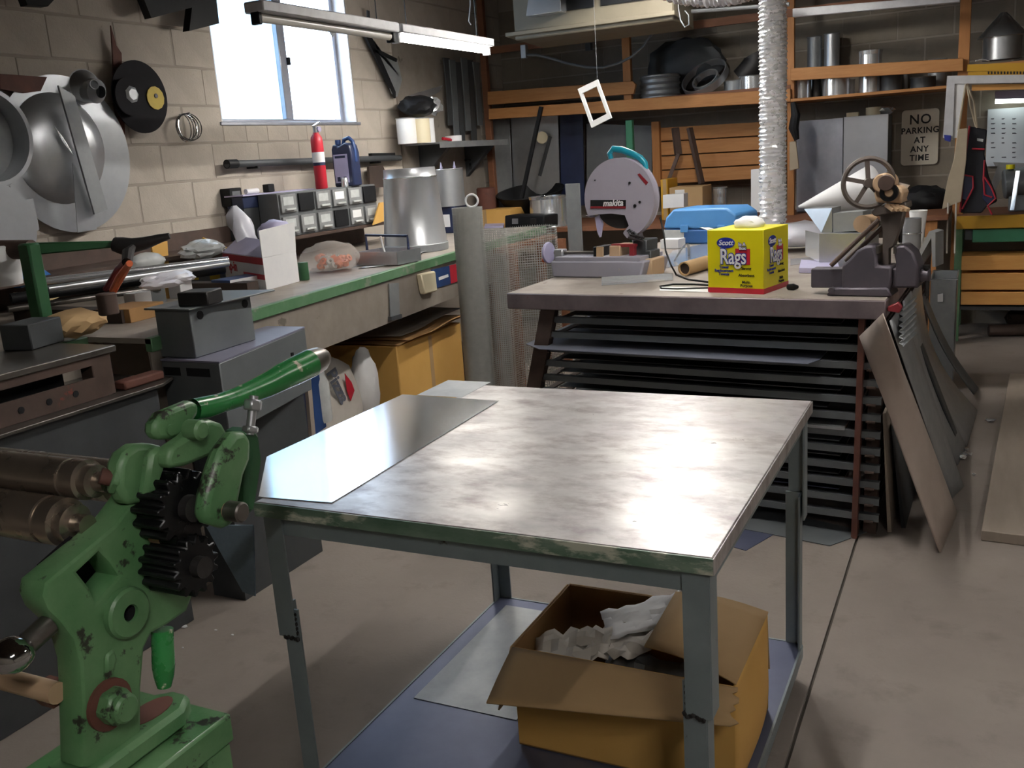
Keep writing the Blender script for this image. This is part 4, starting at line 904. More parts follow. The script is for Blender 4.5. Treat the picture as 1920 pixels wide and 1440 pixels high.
P('handle', M().tube([PZ(212, 545, 1.17), PZ(225, 520, 1.24), PZ(243, 494, 1.32)], [.016, .017, .012], 10), 'orange', tl)
P('handle', M().tube([PZ(198, 542, 1.17), PZ(222, 505, 1.26), PZ(240, 486, 1.33)], [.012, .014, .012], 10), 'red_dark', tl)
P('jaw', M().tube([PZ(238, 492, 1.32), PZ(240, 474, 1.35), PZ(250, 462, 1.37)], [.018, .022, .01], 10), 'iron', tl)
put('yellow_card', 'yellow card propped against the backsplash behind the pipes', 'card', M().prism([PX(284, 456, -3.95), PX(314, 452, -3.95), PX(317, 502, -3.95), PX(290, 502, -3.95)], (-.012, 0, 0)), 'card_yellow')
put('plastic_scoop', 'clear plastic tray in front of the yellow card', 'tray', M().blob(PX(275, 492, -3.8), (.12, .22, .10), 3, .05, 3), 'clear')
put('plastic_wrap', 'crumpled clear wrap on the pipes left of the red carton', 'wrap', M().blob(PX(380, 468, -3.75), (.14, .3, .10), 3, .16, 17), 'clear', sharp=30)
put('plastic_wrap', 'white plastic wrap draped in front of the pipes', 'wrap', M().blob(PZ(300, 515, 1.2) + V((.04, 0, -.02)), (.12, .3, .07), 3, .14, 27), 'plastic_bag', sharp=30)
put('wood_stick', 'thin yellow stick leaning behind the red carton', 'stick', M().bar(PX(380, 447, -3.98), PX(434, 470, -3.8), .012, .012), 'yellow_paint')
# ================================================================== MACHINES LEFT OF THE WORKBENCH
up = V((0, 0, 1))
# big floor cabinet with a flanged top
ct = E('steel_cabinet', 'dark grey floor cabinet at the left edge with a flanged top', 'cabinet', (-2.85, 1.9, 0))
cx1 = -2.58; cz = .90
P('cabinet_body', M().bx(-2.97, cx1, 1.2, 2.36, 0, cz), 'steel_dark', ct, bevel=.004)
P('flange_top', M().prism([V((-2.98, 1.18, cz)), V((cx1 + .03, 1.18, cz)), V((cx1 + .03, 2.36, cz)), V((cx1 - .02, 2.455, cz)), V((-2.98, 2.44, cz))], (0, 0, .012)), 'worn_steel', ct, bevel=.002)
# bar folder on the cabinet
zt = 1.075; bfx = -2.60
bf = E('bar_folder', 'dark steel bar folder with a slotted side standing on the cabinet', 'machine', (-2.8, 2.0, cz + .012))
P('top_plate', M().bx(-2.97, bfx, 1.3, 2.23, zt - .022, zt), 'worn_steel', bf, bevel=.003)
P('side_panel', M().bx(bfx - .02, bfx - .01, 1.3, 2.19, cz + .013, cz + .085), 'steel_brown', bf)
P('top_rail', M().bx(bfx - .02, bfx - .01, 1.3, 2.19, zt - .05, zt - .022), 'steel_brown', bf)
P('end_post', M().bx(bfx - .07, bfx - .01, 2.13, 2.21, cz + .013, zt - .022), 'steel_brown', bf, bevel=.003)
P('end_post', M().bx(-2.96, -2.90, 2.13, 2.21, cz + .013, zt - .022), 'steel_brown', bf, bevel=.003)
P('end_post', M().bx(-2.96, bfx - .01, 1.3, 1.38, cz + .013, zt - .022), 'steel_brown', bf)
P('inner_block', M().bx(-2.94, -2.72, 1.45, 2.1, cz + .014, zt - .06), 'black', bf)
for i in range(7): c = V((bfx - .01, 1.45 + .1 * i, cz + .05)); P('hole', M().cyl(c, c + V((.002, 0, 0)), .011, n=12), 'black', bf)
P('clamp_bar', M().prism([V((-2.66, 2.24, cz + .013)), V((-2.60, 2.24, cz + .013)), V((-2.60, 2.42, cz + .013)), V((-2.66, 2.42, cz + .013))], (0, 0, .03)), 'rust', bf, bevel=.006)
st = T('steel_block', 'dark steel block lying on the bar folder plate', 'block', M().box(PZ(78, 652, zt) + V((-.06, .02, .045)), (.12, .16, .088), (0, 0, 12)), 'steel_dark', bevel=.004)
# low steel housing and upper box
z1 = .97
a, b_, c_ = PZ(250, 685, z1), PZ(405, 680, z1), PZ(553, 610, z1)
hs = E('steel_housing', 'grey steel machine housing with dark slots beside the workbench', 'machine', ((a.x + b_.x) / 2, (b_.y + c_.y) / 2, 0))
hx0, hx1, hy0, hy1 = -2.665, -2.385, 2.47, 3.12
def hq(z0, z1_, e=0): return M().prism([V((hx0, hy0, z0)), V((hx1, hy0, z0)), V((hx1 - .13, hy1, z0)), V((hx0 - .05, hy1, z0))], (0, 0, z1_ - z0))
P('pedestal', M().bx(-2.66, -2.50, hy0 + .08, hy1 - .08, 0, .70), 'steel_dark', hs)
P('housing', hq(.70, z1 - .006), 'steel_grey', hs, bevel=.004)
P('lid', hq(z1 - .006, z1), 'lid_grey', hs)
for x0, x1 in ((-2.655, -2.575), (-2.545, -2.435)): P('slot', M().bx(x0, x1, hy0 - .001, hy0 + .01, z1 - .058, z1 - .028), 'black', hs)
c = V((hx1 - .10, hy1 - .14, .88)); P('keyhole', M().box(c + V((0, 0, 0)), (.012, .012, .02)), 'black', hs)
z2 = 1.155; bx0, bx1, by0, by1 = -2.70, -2.505, 2.49, 2.86
ub = E('flanged_box', 'grey green steel box with flanged lid on the machine housing', 'box', ((bx0 + bx1) / 2, (by0 + by1) / 2, z1))
P('box_body', M().prism([V((bx0 + .01, by0 + .01, z1 + .001)), V((bx1 - .015, by0 + .01, z1 + .001)), V((bx1 - .03, by1 - .02, z1 + .001)), V((bx0 - .02, by1 - .02, z1 + .001))], (0, 0, z2 - z1 - .008)), 'steel_grey', ub, bevel=.003)
P('flanged_lid', M().prism([V((bx0 - .02, by0 - .01, z2 - .007)), V((bx1 + .005, by0 - .01, z2 - .007)), V((bx1 + .02, by1 + .07, z2 - .007)), V((bx0 - .05, by1 + .05, z2 - .007))], (0, 0, .007)), 'steel_grey', ub, bevel=.002)
for y in (by0 + .06, by1 - .06): c = V((bx1 - .015 - .015 * (y - by0) / .37, y, z2 - .035)); P('hole', M().cyl(c, c + V((.003, 0, 0)), .016, n=14), 'black', ub)
q = PZ(378, 572, z2); T('steel_block', 'dark iron block lying on the flanged box lid', 'block', M().box(q + V((-.015, .02, .025)), (.10, .11, .05), (0, 0, 14)).box(q + V((-.06, -.02, .012)), (.07, .06, .024), (0, 0, 14)), 'iron', bevel=.004) if 0 else T('steel_block', 'dark iron block lying on the flanged box lid', 'block', M().box(q + V((-.02, .02, .026)), (.12, .11, .05), (0, 0, 14)), 'iron', bevel=.004)
# green machine frame standing on the bench
pz_ = BZ; gp = PZ(82, 612, pz_)
gf = E('bead_roller', 'dark green machine frame with round bar at the left end of the workbench', 'machine', gp)
ztop = PD(80, 452, gp).z
P('upright', M().bx(gp.x - .035, gp.x + .035, gp.y - .03, gp.y + .03, pz_, ztop), 'green_dark', gf, bevel=.008)
P('arm', M().prism([gp + V((0, 0, ztop - pz_ - .05)), gp + V((.0, 0, ztop - pz_)), PD(218, 452, gp), PD(218, 464, gp)], (0, .03, 0)), 'green_dark', gf, bevel=.005)
P('round_bar', M().cyl(PD(60, 468, gp), PD(60, 468, gp) + V((-.55, -.1, .02)), .04, n=20), 'steel_brown', gf)
P('clutch', M().tube([PD(x, y, gp) for x, y in ((214, 458), (232, 462), (250, 460), (272, 456), (300, 447), (318, 442))], [.03, .038, .03, .026, .018, .012], 12), 'iron', gf)
T('blue_carton', 'blue and white printed carton behind the green machine frame', 'box', M().prism([PX(0, 478, -3.95), PX(52, 484, -3.95), PX(110, 524, -3.95), PX(40, 540, -3.95)], (-.05, 0, 0)), 'blue')
T('white_tub', 'white round tub at the left edge behind the green frame', 'tub', M().lathe([(0, 0), (.09, 0), (.10, .16), (.09, .165), (0, .165)], PX(0, 535, -3.7), n=24), 'paper_white')
T('manila_sheet', 'curved manila sheet lying behind the green frame', 'paper', M().grid(lambda u, v: PZ(20 + 110 * u, 538 + 8 * v + 12 * math.sin(math.pi * u), 1.13) + V((0, 0, -.02 * math.sin(math.pi * u))), 8, 3), 'card_edge', solid=.002)
# ================================================================== LEFT WALL: HUNG THINGS
HX = WX + .03
def wdisc(px, py, d=0): return PX(px, py, HX + d)
c = wdisc(128, 290, .03)
bd = E('ventilator_cap', 'big galvanized round disc with a dome hung on the block wall', 'duct fitting', (c.x, c.y, c.z - .45))
P('disc', M().lathe([(0, .0), (.385, .0), (.385, .004), (0, .004)], c, (1, 0, 0), 56), 'galv', bd)
P('dome', M().lathe([(.27, .006), (.235, .05), (.15, .085), (0, .10)], c + V((0, -.05, .03)), (1, 0, 0), 40), 'galv', bd, sharp=50)
P('cut_notch', M().prism([PX(100, 235, HX + .145), PX(118, 258, HX + .145), PX(138, 292, HX + .16), PX(118, 268, HX + .15)], (.003, 0, 0)), 'galv_bright', bd)
fb_ = T('metal_strip', 'long bent metal strip hung across the big round disc', 'metal strip', M().prism([PX(110, 160, HX + .22), PX(140, 180, HX + .22), PX(202, 392, HX + .2), PX(178, 402, HX + .2)], (-.012, 0, 0)), 'galv_dull')
T('metal_strip', 'short pale metal strip hanging below the big round disc', 'metal strip', M().prism([PX(136, 305, HX + .15), PX(156, 330, HX + .15), PX(182, 430, HX + .15), PX(146, 436, HX + .15)], (-.004, 0, 0)), 'galv')
T('metal_strip', 'narrow galvanized strip hanging under the left wall fitting', 'metal strip', M().prism([PX(30, 380, HX + .12), PX(62, 372, HX + .12), PX(74, 430, HX + .12), PX(62, 438, HX + .12), PX(46, 420, HX + .12)], (-.004, 0, 0)), 'galv')
c = wdisc(-42, 310, .04)
e2 = E('ventilator_cap', 'galvanized round fitting cut off by the left picture edge', 'duct fitting', (c.x, c.y, c.z - .4))
P('disc', M().lathe([(0, 0), (.26, 0), (.26, .005), (0, .005)], c + V((0, 0, .12)), (1, 0, 0), 48), 'galv_dull', e2)
P('collar', M().lathe([(.22, .005), (.22, .12), (.20, .12), (.20, .005)], c + V((0, 0, .12)), (1, 0, 0), 40, True), 'galv', e2)
P('lower_drum', M().lathe([(0, 0), (.2, 0), (.2, .14), (0, .14)], c + V((0, -.06, -.28)), (1, 0, 0), 40), 'galv', e2)
T('wood_cleat', 'brown wooden cleat on the wall above the round fittings', 'board', M().prism([PX(-10, 140, HX), PX(78, 146, HX), PX(66, 172, HX), PX(34, 176, HX), PX(-10, 168, HX)], (.04, 0, 0)), 'rust')
c = wdisc(168, 160, .1)
fn = E('small_funnel', 'small metal funnel hung beside the big round disc', 'funnel', (c.x, c.y, c.z - .08))
P('cone', M().lathe([(.085, -.05), (.08, -.05), (.02, .01), (.02, .05), (.024, .05), (.026, .01)], c, (1, -.25, 0), 28), 'galv', fn)
P('cup', M().lathe([(.06, -.06), (.06, .0), (.03, .03)], c + V((.02, .02, -.03)), (1, 0, -.2), 20), 'galv_dull', fn)
c = wdisc(262, 182, .05)
gd_ = E('grinding_discs', 'large black grinding disc with yellow label hung on the block wall', 'disc', (c.x, c.y, c.z - .22))
P('disc', M().lathe([(0, 0), (.19, 0), (.19, .006), (0, .006)], c, (1, 0, 0), 52), 'disc_black', gd_)
P('small_disc', M().lathe([(0, .02), (.098, .02), (.098, .028), (0, .028)], wdisc(237, 182, .06), (1, 0, 0), 40), 'disc_black', gd_)
P('flange', M().lathe([(0, .03), (.045, .03), (.03, .04), (0, .04)], wdisc(240, 178, .06), (1, 0, 0), 7), 'galv_dull', gd_)
P('label_disc', M().lathe([(0, .007), (.062, .007), (.062, .012), (0, .012)], wdisc(289, 184, .05), (1, 0, 0), 13), 'yellow_label', gd_)
P('arbor', M().lathe([(0, .012), (.012, .012), (.012, .016), (0, .016)], wdisc(289, 180, .05), (1, 0, 0), 12), 'iron', gd_)
T('shear_blade', 'long rusty brown blade hung behind the grinding disc', 'blade', M().prism([PX(206, 48, HX), PX(216, 85, HX), PX(226, 100, HX), PX(232, 240, HX), PX(234, 286, HX), PX(226, 262, HX), PX(212, 200, HX), PX(210, 110, HX)], (.008, 0, 0)), 'rust')
c = wdisc(347, 240, .01)
m = M(); wc = E('wire_coil', 'small coil of shiny wire hung on a nail by the window', 'wire', (c.x, c.y, c.z - .1))
for i in range(6): P('loop', M().ring(c + V((.006 * i, .008 * (i % 3 - 1), .004 * (i % 2))), (1, .25 - .1 * i, .06 * (i % 3)), .075, .0035, 28, 6), 'chrome', wc)
P('nail', M().cyl(c + V((-.03, 0, .075)), c + V((.05, 0, .08)), .004, n=6), 'iron', wc)
pw = E('wall_pipe', 'long dark pipe fixed to the block wall under the window', 'pipe', PX(585, 302, HX + .03))
P('pipe', M().cyl(PX(425, 308, HX + .03), PX(750, 296, HX + .03), .022, n=14), 'steel_dark', pw)
P('coupling', M().cyl(PX(425, 308, HX + .03), PX(443, 307, HX + .03), .028, n=14), 'black', pw)
for x, y in ((470, 306), (700, 298)): P('clip', M().bx(WX, HX + .06, PX(x, y, HX).y - .01, PX(x, y, HX).y + .01, PX(x, y, HX + .03).z - .034, PX(x, y, HX + .03).z - .02), 'black', pw)
T('wall_bar', 'short black bar on the wall pipe near the corner panel', 'bar', M().bar(PX(694, 290, HX + .02), PX(738, 289, HX + .02), .03, .02), 'black')
T('dark_bracket', 'dark sheet bracket hung above the left edge of the window', 'bracket', M().prism([PX(266, -12, HX + .1), PX(340, -12, HX + .1), PX(405, -10, HX + .1), PX(411, 44, HX + .1), PX(355, 58, HX + .1), PX(360, 14, HX + .1), PX(284, 34, HX + .1)], (-.05, 0, 0)), 'black')
T('dark_bracket', 'second dark bracket at the top left corner of the photograph', 'bracket', M().prism([PX(40, -20, HX + .1), PX(120, -20, HX + .1), PX(90, 12, HX + .1), PX(52, 10, HX + .1)], (-.05, 0, 0)), 'black')
sb = E('snips_sheet', 'grey triangular sheet with black folded edge hung right of the window', 'metal sheet', PX(720, 180, HX))
P('sheet', M().prism([PX(690, 60, HX + .03), PX(702, 92, HX + .03), PX(745, 112, HX + .03), PX(754, 150, HX + .03), PX(745, 182, HX + .03), PX(735, 176, HX + .03)], (-.004, 0, 0)), 'galv_dull', sb)
P('folded_edge', M().prism([PX(683, 62, HX + .04), PX(694, 62, HX + .04), PX(742, 172, HX + .04), PX(742, 184, HX + .04)], (-.02, 0, 0)), 'black', sb)
P('folded_edge', M().prism([PX(700, 88, HX + .04), PX(745, 110, HX + .04), PX(744, 116, HX + .04), PX(700, 96, HX + .04)], (-.02, 0, 0)), 'black', sb)
P('hook', M().bar(PX(690, 20, HX + .03), PX(692, 66, HX + .03), .03, .01, (1, 0, 0)), 'steel_dark', sb)
# tool panel in the corner with a small shelf
yA, yB = PX(744, 200, WX).y, 8.05
tp = E('tool_board', 'grey sheet metal back panel with a small shelf in the corner', 'panel', (WX + .02, (yA + yB) / 2, 1.0))
P('panel', M().bx(WX + .001, WX + .012, yA, yB, 1.02, 2.62), 'dusty', tp)
zs_ = PX(820, 268, WX + .15).z
P('shelf', M().bx(WX + .012, WX + .33, yA + .05, yB - .1, zs_ - .012, zs_), 'galv_dull', tp, bevel=.002)
P('shelf_lip', M().bx(WX + .33, WX + .335, yA + .05, yB - .1, zs_ - .045, zs_ + .003), 'galv_dull', tp)
for y in (yA + .25, yB - .35): P('shelf_bracket', M().prism([V((WX + .012, y, zs_ - .012)), V((WX + .32, y, zs_ - .012)), V((WX + .012, y, zs_ - .3))], (0, .06, 0)), 'steel_dark', tp)
yy = yA + .18; S3 = WX + .2
for lab, px, rr_, hh, mt in (('white tin can at the left of the corner shelf', 770, .075, .19, 'white'), ('pale tin can in the middle of the corner shelf', 783, .07, .185, 'cream'), ('white tin can at the right of the corner shelf', 806, .07, .19, 'paper_white')):
    c = PX(px, 262, S3); c = V((S3 + (.04 if px == 783 else -.03), c.y, zs_ + .001))
    o = E('tin_can', lab, 'can', c); P('can', M().lathe([(0, 0), (rr_, 0), (rr_, hh), (rr_ - .004, hh), (rr_ - .004, hh - .02), (0, hh - .02)], c, n=24), mt, o); P('rim', M().ring(c + V((0, 0, hh)), (0, 0, 1), rr_, .004, 24, 6), 'galv', o)
cc = PX(784, 222, S3); cc.z = zs_ + .197
T('respirator', 'dark helmet-like respirator resting on the tin cans', 'respirator', M().blob(cc + V((0, 0, .085)), (.26, .36, .16), 3, .12, 23), 'black', sharp=40)
T('brass_fittings', 'shiny brass fittings piled beside the respirator on the cans', 'fitting', M().blob(cc + V((.06, .16, .08)), (.12, .14, .14), 2, .25, 5), 'galv_bright', sharp=20)
T('tape_roll', 'white tape roll on the corner shelf beside the tin cans', 'tape', M().lathe([(.03, 0), (.07, 0), (.07, .05), (.03, .05)], V((S3, PX(850, 258, S3).y, zs_ + .001)), n=24, closed=True), 'paper_white')
T('red_pliers', 'red handled pliers lying on the corner shelf', 'tool', M().tube([V((S3 + .02, PX(826, 260, S3).y, zs_ + .03)), V((S3 + .03, PX(838, 262, S3).y, zs_ + .02)), V((S3, PX(846, 262, S3).y, zs_ + .015))], .012, 8), 'red')
T('wall_sheet', 'curved pale metal sheet on the corner panel above the cans', 'metal sheet', M().prism([PX(764, 180, HX + .02), PX(830, 160, HX + .02), PX(824, 172, HX + .02), PX(805, 182, HX + .02), PX(775, 184, HX + .02)], (-.004, 0, 0)), 'galv')
for i in range(6):
    x = 836 + i * 11; zt_ = 108 + 4 * (i % 3); zb_ = 205 + 10 * ((i * 2) % 5)
    T('duct_strip', ['first', 'second', 'third', 'fourth', 'fifth', 'rightmost'][i] + ' dark hanging metal strip from the left on the corner panel', 'metal strip',
      M().prism([PX(x - 4, zt_, HX + .04 + .01 * (i % 2)), PX(x + 7, zt_ + 1, HX + .04 + .01 * (i % 2)), PX(x + 15, zb_ + 30, HX + .04 + .01 * (i % 2)), PX(x + 6, zb_ + 30, HX + .04 + .01 * (i % 2)), PX(x + 2, zb_ - 40, HX + .04 + .01 * (i % 2))], (-.012, 0, 0)), 'steel_grey' if i % 2 else 'steel_dark')
T('hex_key', 'black angle wrench hung on the corner panel below the shelf', 'tool', M().tube([PX(873, 300, HX + .03), PX(882, 300, HX + .03), PX(882, 318, HX + .03)], .012, 8), 'black')
# ================================================================== BACK SHELVES
SY = 8.0; up = V((0, 0, 1))
def py(pts, Y=SY): return [PY(x, y, Y) for x, y in pts]
def wallpoly(pts, Y, th): return M().prism(py(pts, Y), (0, th, 0))
def vbar(x0, x1, yt, yb, Y, dep):
    """upright box between two image rows at depth Y"""
    a, b_ = PY(x0, (yt + yb) / 2, Y), PY(x1, (yt + yb) / 2, Y); zt_, zb_ = PY((x0 + x1) / 2, yt, Y).z, PY((x0 + x1) / 2, yb, Y).z
    return M().bx(a.x, b_.x, Y, Y + dep, zb_, zt_)
sh = E('storage_shelf', 'tall wooden storage shelf covering the back wall', 'shelf', (-2.1, 8.3, 0))
xl, xm, xr, xe = PY(911, 200, SY).x, PY(1174, 150, SY).x, PY(1482, 250, SY).x, PY(1809, 60, SY).x
for x, w_, mt in ((xl, .06, 'wood_dark'), (xr, .055, 'wood_z'), (xe, .075, 'wood_z')):
    P('post', M().bx(x - w_ / 2, x + w_ / 2, SY + .01, SY + .06, 0 if x < 0 and x != xe else 0, RH), mt, sh, bevel=.003)
z1 = PY(1174, 205, SY).z
P('post', M().bx(xm - .035, xm + .035, SY + .02, SY + .07, z1, PY(1174, 60, SY).z), 'wood_z', sh, bevel=.003)
P('post', M().bx(xm - .03, xm + .03, SY + .02, SY + .07, 0, z1 - .09), 'green_post', sh, bevel=.003)['label'] = 'green painted lower post'
P('beam', wallpoly([(916, 204), (1482, 166), (1482, 191), (916, 224)], SY - .035, .04), 'wood', sh, bevel=.003)
bz1 = PY(1200, 185, SY).z
P('shelf_deck', M().bx(xl, xr, SY + .006, BY - .002, bz1 - .03, bz1), 'wood_dark', sh)
P('loose_plank', wallpoly([(914, 172), (1186, 152), (1192, 158), (1188, 176), (914, 197)], SY - .02, .035), 'wood', sh, bevel=.003)
P('upper_beam', M().bx(xl, xe, SY, SY + .04, PY(1060, 84, SY).z, PY(1060, 70, SY).z), 'wood_dark', sh)
P('rail', wallpoly([(1482, 128), (1806, 109), (1806, 133), (1482, 151)], SY - .035, .04), 'wood', sh, bevel=.003)
bz2 = PY(1640, 172, SY).z
P('shelf_deck', M().bx(xr, xe, SY - .03, BY - .002, bz2 - .022, bz2), 'wood', sh, bevel=.002)
bz3 = .98
P('counter', M().bx(xl, xe - .05, SY - .45, BY - .002, bz3 - .04, bz3), 'wood_dark', sh, bevel=.003)
P('counter_leg', M().bx(xl, xl + .08, SY - .42, SY - .34, 0, bz3 - .04), 'wood_z', sh); P('counter_leg', M().bx(xe - .2, xe - .12, SY - .42, SY - .34, 0, bz3 - .04), 'wood_z', sh)
# plank crate at the back under the shelf
for i in range(4):
    y_ = 236 + i * 27
    P('back_plank', wallpoly([(1232, y_ + 4), (1474, y_ - 10), (1474, y_ + 15), (1232, y_ + 29)], 8.35, .03), 'wood', sh, bevel=.003)
P('back_stud', vbar(1223, 1237, 228, 350, 8.3, .05), 'wood_z', sh)
# things on the left upper shelf
def pot(label, px, w_, yt, Y, z, mt='galv', crimp=0, cat='duct fitting', name='duct_collar', ribs=0, open_=True):
    a = PY(px, 170, Y); pm = (a - CAM).dot(ROT @ V((0, 0, 1))) / FPX; R = w_ * pm / 2; h = PY(px, yt, Y).z - z
    c = V((a.x, Y, z + .001)); o = E(name, label, cat, c)
    pr = [(R, 0)]
    for i in range(ribs): t_ = (i + .5) / ribs; pr += [(R, h * (t_ - .25 / ribs)), (R * 1.06, h * t_), (R, h * (t_ + .25 / ribs))]
    pr += [(R, h), (R - .004, h), (R - .004, .004), (0, .004)]
    P('sleeve', M().lathe(pr, c, n=28), mt, o)
    if crimp:
        m = M(); n = 30
        P('crimped_rim', M().lathe([(R * 1.0, h), (R * 1.06, h + .03), (R * 1.02, h + .03)], c, n=30, wob=.05), 'galv_bright', o)
    else: P('rim', M().ring(c + up * h, (0, 0, 1), R, .004, 28, 6), 'galv', o)
    return o
Y1 = 8.22
pot('ribbed dark collar left of the tilted rings on the shelf', 1238, 72, 142, Y1, bz1, 'galv_dull', ribs=4)
tr = E('tilted_rings', 'two tilted shiny rings on the shelf beside the ribbed collar', 'duct fitting', PY(1325, 180, Y1))
cc = PY(1322, 146, 8.2); P('ring', M().lathe([(.19, -.03), (.20, -.03), (.20, .03), (.19, .03)], cc, (-.25, -.62, .75), 40, True), 'galv', tr); P('inner_ring', M().lathe([(.10, -.02), (.115, -.02), (.115, .03), (.10, .03)], cc + V((.02, -.04, -.03)), (-.25, -.62, .75), 32, True), 'galv_bright', tr)
T('dark_sheet', 'dark crumpled duct sheet behind the tilted rings on the shelf', 'duct fitting', M().blob(PY(1285, 120, 8.42) + V((0, 0, .0)), (.7, .2, .42), 3, .08, 14), 'steel_dark', sharp=30)
T('dark_elbow', 'dark round elbow on the shelf left of the foil duct', 'duct fitting', M().tube([PY(1392, 148, 8.3) + V((.12 * math.sin(t), 0, .22 * math.sin(t * .5) * (1 if t < 3 else 1))) for t in (0, .4, .8, 1.2, 1.6, 2.0)], .10, 16), 'iron')
pot('shiny crimped collar partly behind the foil duct', 1412, 50, 143, Y1 - .05, bz1, 'galv_bright')
pot('small dull collar beside the crimped collar near the foil duct', 1375, 34, 152, Y1, bz1, 'galv_dull')
# things on the right shelf
for lab, px, w_, yt, mt, cr, Yq in (('first shiny collar from the left on the right shelf', 1502, 36, 143, 'galv_bright', 1, 8.15), ('narrow dark tube second from the left on the right shelf', 1531, 16, 145, 'iron', 0, 8.2), ('tall dark duct pipe with bead near the foil duct', 1527, 26, 70, 'galv_dull', 0, 8.42),
        ('tall grey duct pipe right of the other tall pipe', 1559, 28, 64, 'galv', 0, 8.42), ('wide shiny collar in the row on the right shelf', 1568, 50, 140, 'galv_bright', 0, 8.15), ('thin steel tube between the wide collars', 1596, 12, 150, 'galv_dull', 0, 8.2),
        ('tall bright collar with crimped crown above the rail', 1631, 40, 103, 'galv_bright', 1, 8.2), ('dark green sleeve right of the crowned collar', 1672, 40, 140, 'steel_dark', 0, 8.2), ('short black sleeve near the right end of the shelf', 1730, 44, 145, 'steel_dark', 0, 8.2), ('small shiny collar showing above the rail', 1688, 26, 118, 'galv', 0, 8.4), ('small dark collar at the right end above the rail', 1756, 32, 112, 'galv_dull', 0, 8.4)):
    pot(lab, px, w_, yt, Yq, bz2, mt, cr)
# under the right shelf: cabinet panels
zc = PY(1580, 221, 8.25).z
cb = E('steel_locker', 'grey two door steel cabinet under the right shelf', 'cabinet', (PY(1575, 300, 8.25).x, 8.4, bz3))
x0, x1, x2 = PY(1494, 300, 8.25).x, PY(1581, 300, 8.25).x, PY(1664, 300, 8.25).x
P('cabinet_body', M().bx(x0, x2, 8.26, BY - .004, bz3 + .001, zc), 'cabinet', cb)
P('door', M().bx(x0, x1 - .004, 8.24, 8.258, bz3 + .01, zc), 'alu', cb); P('door', M().bx(x1 + .004, x2, 8.235, 8.258, bz3 + .01, zc + .004), 'locker', cb)
T('small_box', 'tiny cream box on top of the grey cabinet', 'box', M().box(V((PY(1599, 216, 8.35).x, 8.35, zc + .02)), (.09, .06, .034)), 'cream')
T('tape_roll', 'cream roll standing on the grey cabinet top', 'tape', M().lathe([(.02, 0), (.055, 0), (.055, .06), (.02, .06)], V((PY(1637, 214, 8.38).x, 8.38, zc + .006)), n=20, closed=True), 'cream')
T('steel_scrap', 'shiny scrap fitting at the right end of the cabinet top', 'fitting', M().blob(V((PY(1660, 212, 8.4).x, 8.4, zc + .035)), (.14, .1, .07), 2, .2, 8), 'galv_bright', sharp=20)
T('hanging_cloth', 'tan rag hanging on the wooden post beside the foil duct', 'cloth', M().prism(py([(1481, 266), (1493, 264), (1499, 316), (1481, 320)], 7.97), (0, -.02, 0)), 'leather', bevel=.004)
T('hand_drill', 'dark tool hanging on the post above the tan rag', 'tool', M().tube(py([(1487, 192), (1492, 215), (1488, 240), (1494, 262)], 7.94), [.02, .035, .04, .02], 10), 'black')
# sign
sg = E('parking_sign', 'white metal sign with black letters on the back wall', 'sign', PY(1725, 310, BY - .02))
a, b_ = PY(1690, 258, BY - .02), PY(1760, 253, BY - .02); zt_, zb_ = PY(1724, 205, BY - .02).z, PY(1724, 309, BY - .02).z
wv = (b_.x - a.x); xm_ = (a.x + b_.x) / 2; hh = zt_ - zb_
def rr(w_, h_, r_): return [p for cx_, cy_, a0 in ((w_ / 2 - r_, h_ / 2 - r_, 0), (-w_ / 2 + r_, h_ / 2 - r_, 90), (-w_ / 2 + r_, -h_ / 2 + r_, 180), (w_ / 2 - r_, -h_ / 2 + r_, 270)) for p in circ((cx_, cy_), r_, 5, a0, a0 + 90)]
def sx4(dz, d=.0): return X4((xm_, BY - .022 - d, (zt_ + zb_) / 2 + dz), (1, 0, 0), (0, 0, 1))
plate('plate', rr(wv, hh, .03), [], .004, 'sign', sg, sx4(0))
for s_, dz, sz, wd in (('NO', .145, .105, 1.0), ('PARKING', .055, .066, 1.0), ('AT', -.025, .066, 1.0), ('ANY', -.10, .066, 1.0), ('TIME', -.172, .066, 1.0)): txt('lettering', s_, sz, 'ink', sg, sx4(dz * hh / .46, .004), bold=.0016, wid=.95, space=1.1)
# ---------------------------------------------------------------- under the left shelf
T('grey_panel', 'grey sheet panel leaning at the left under the shelf', 'panel', wallpoly([(921, 226), (954, 224), (962, 392), (926, 392)], 8.3, .015), 'galv_dull')
T('grey_panel', 'pale grey sheet panel leaning second from the left under the shelf', 'panel', wallpoly([(958, 222), (1046, 216), (1050, 392), (964, 392)], 8.34, .015), 'galv')
T('navy_board', 'navy dark board leaning left of the green post', 'panel', wallpoly([(1050, 216), (1092, 213), (1096, 385), (1052, 388)], 8.36, .015), 'navy')
T('grey_panel', 'grey board leaning behind the green post', 'panel', wallpoly([(1100, 232), (1222, 236), (1222, 380), (1100, 385)], 8.38, .015), 'cabinet')
T('black_bar', 'long black bar leaning at the left under the shelf', 'bar', M().bar(PY(1015, 200, 7.93), PY(978, 372, 7.9), .04, .03), 'black')
T('black_bar', 'short black bar leaning beside the long black bar', 'bar', M().bar(PY(1032, 256, 8.1), PY(1012, 330, 8.05), .035, .03), 'black')
T('oval_gauge', 'pale oval plate hanging between the black bars', 'plate', M().lathe([(0, 0), (.055, 0), (.055, .012), (0, .012)], PY(1017, 258, 8.25), (0, -1, 0), 24), 'cream')
ts = E('folding_stand', 'dark folding stand legs leaning on the wooden planks', 'stand', PY(1285, 345, 8.2))
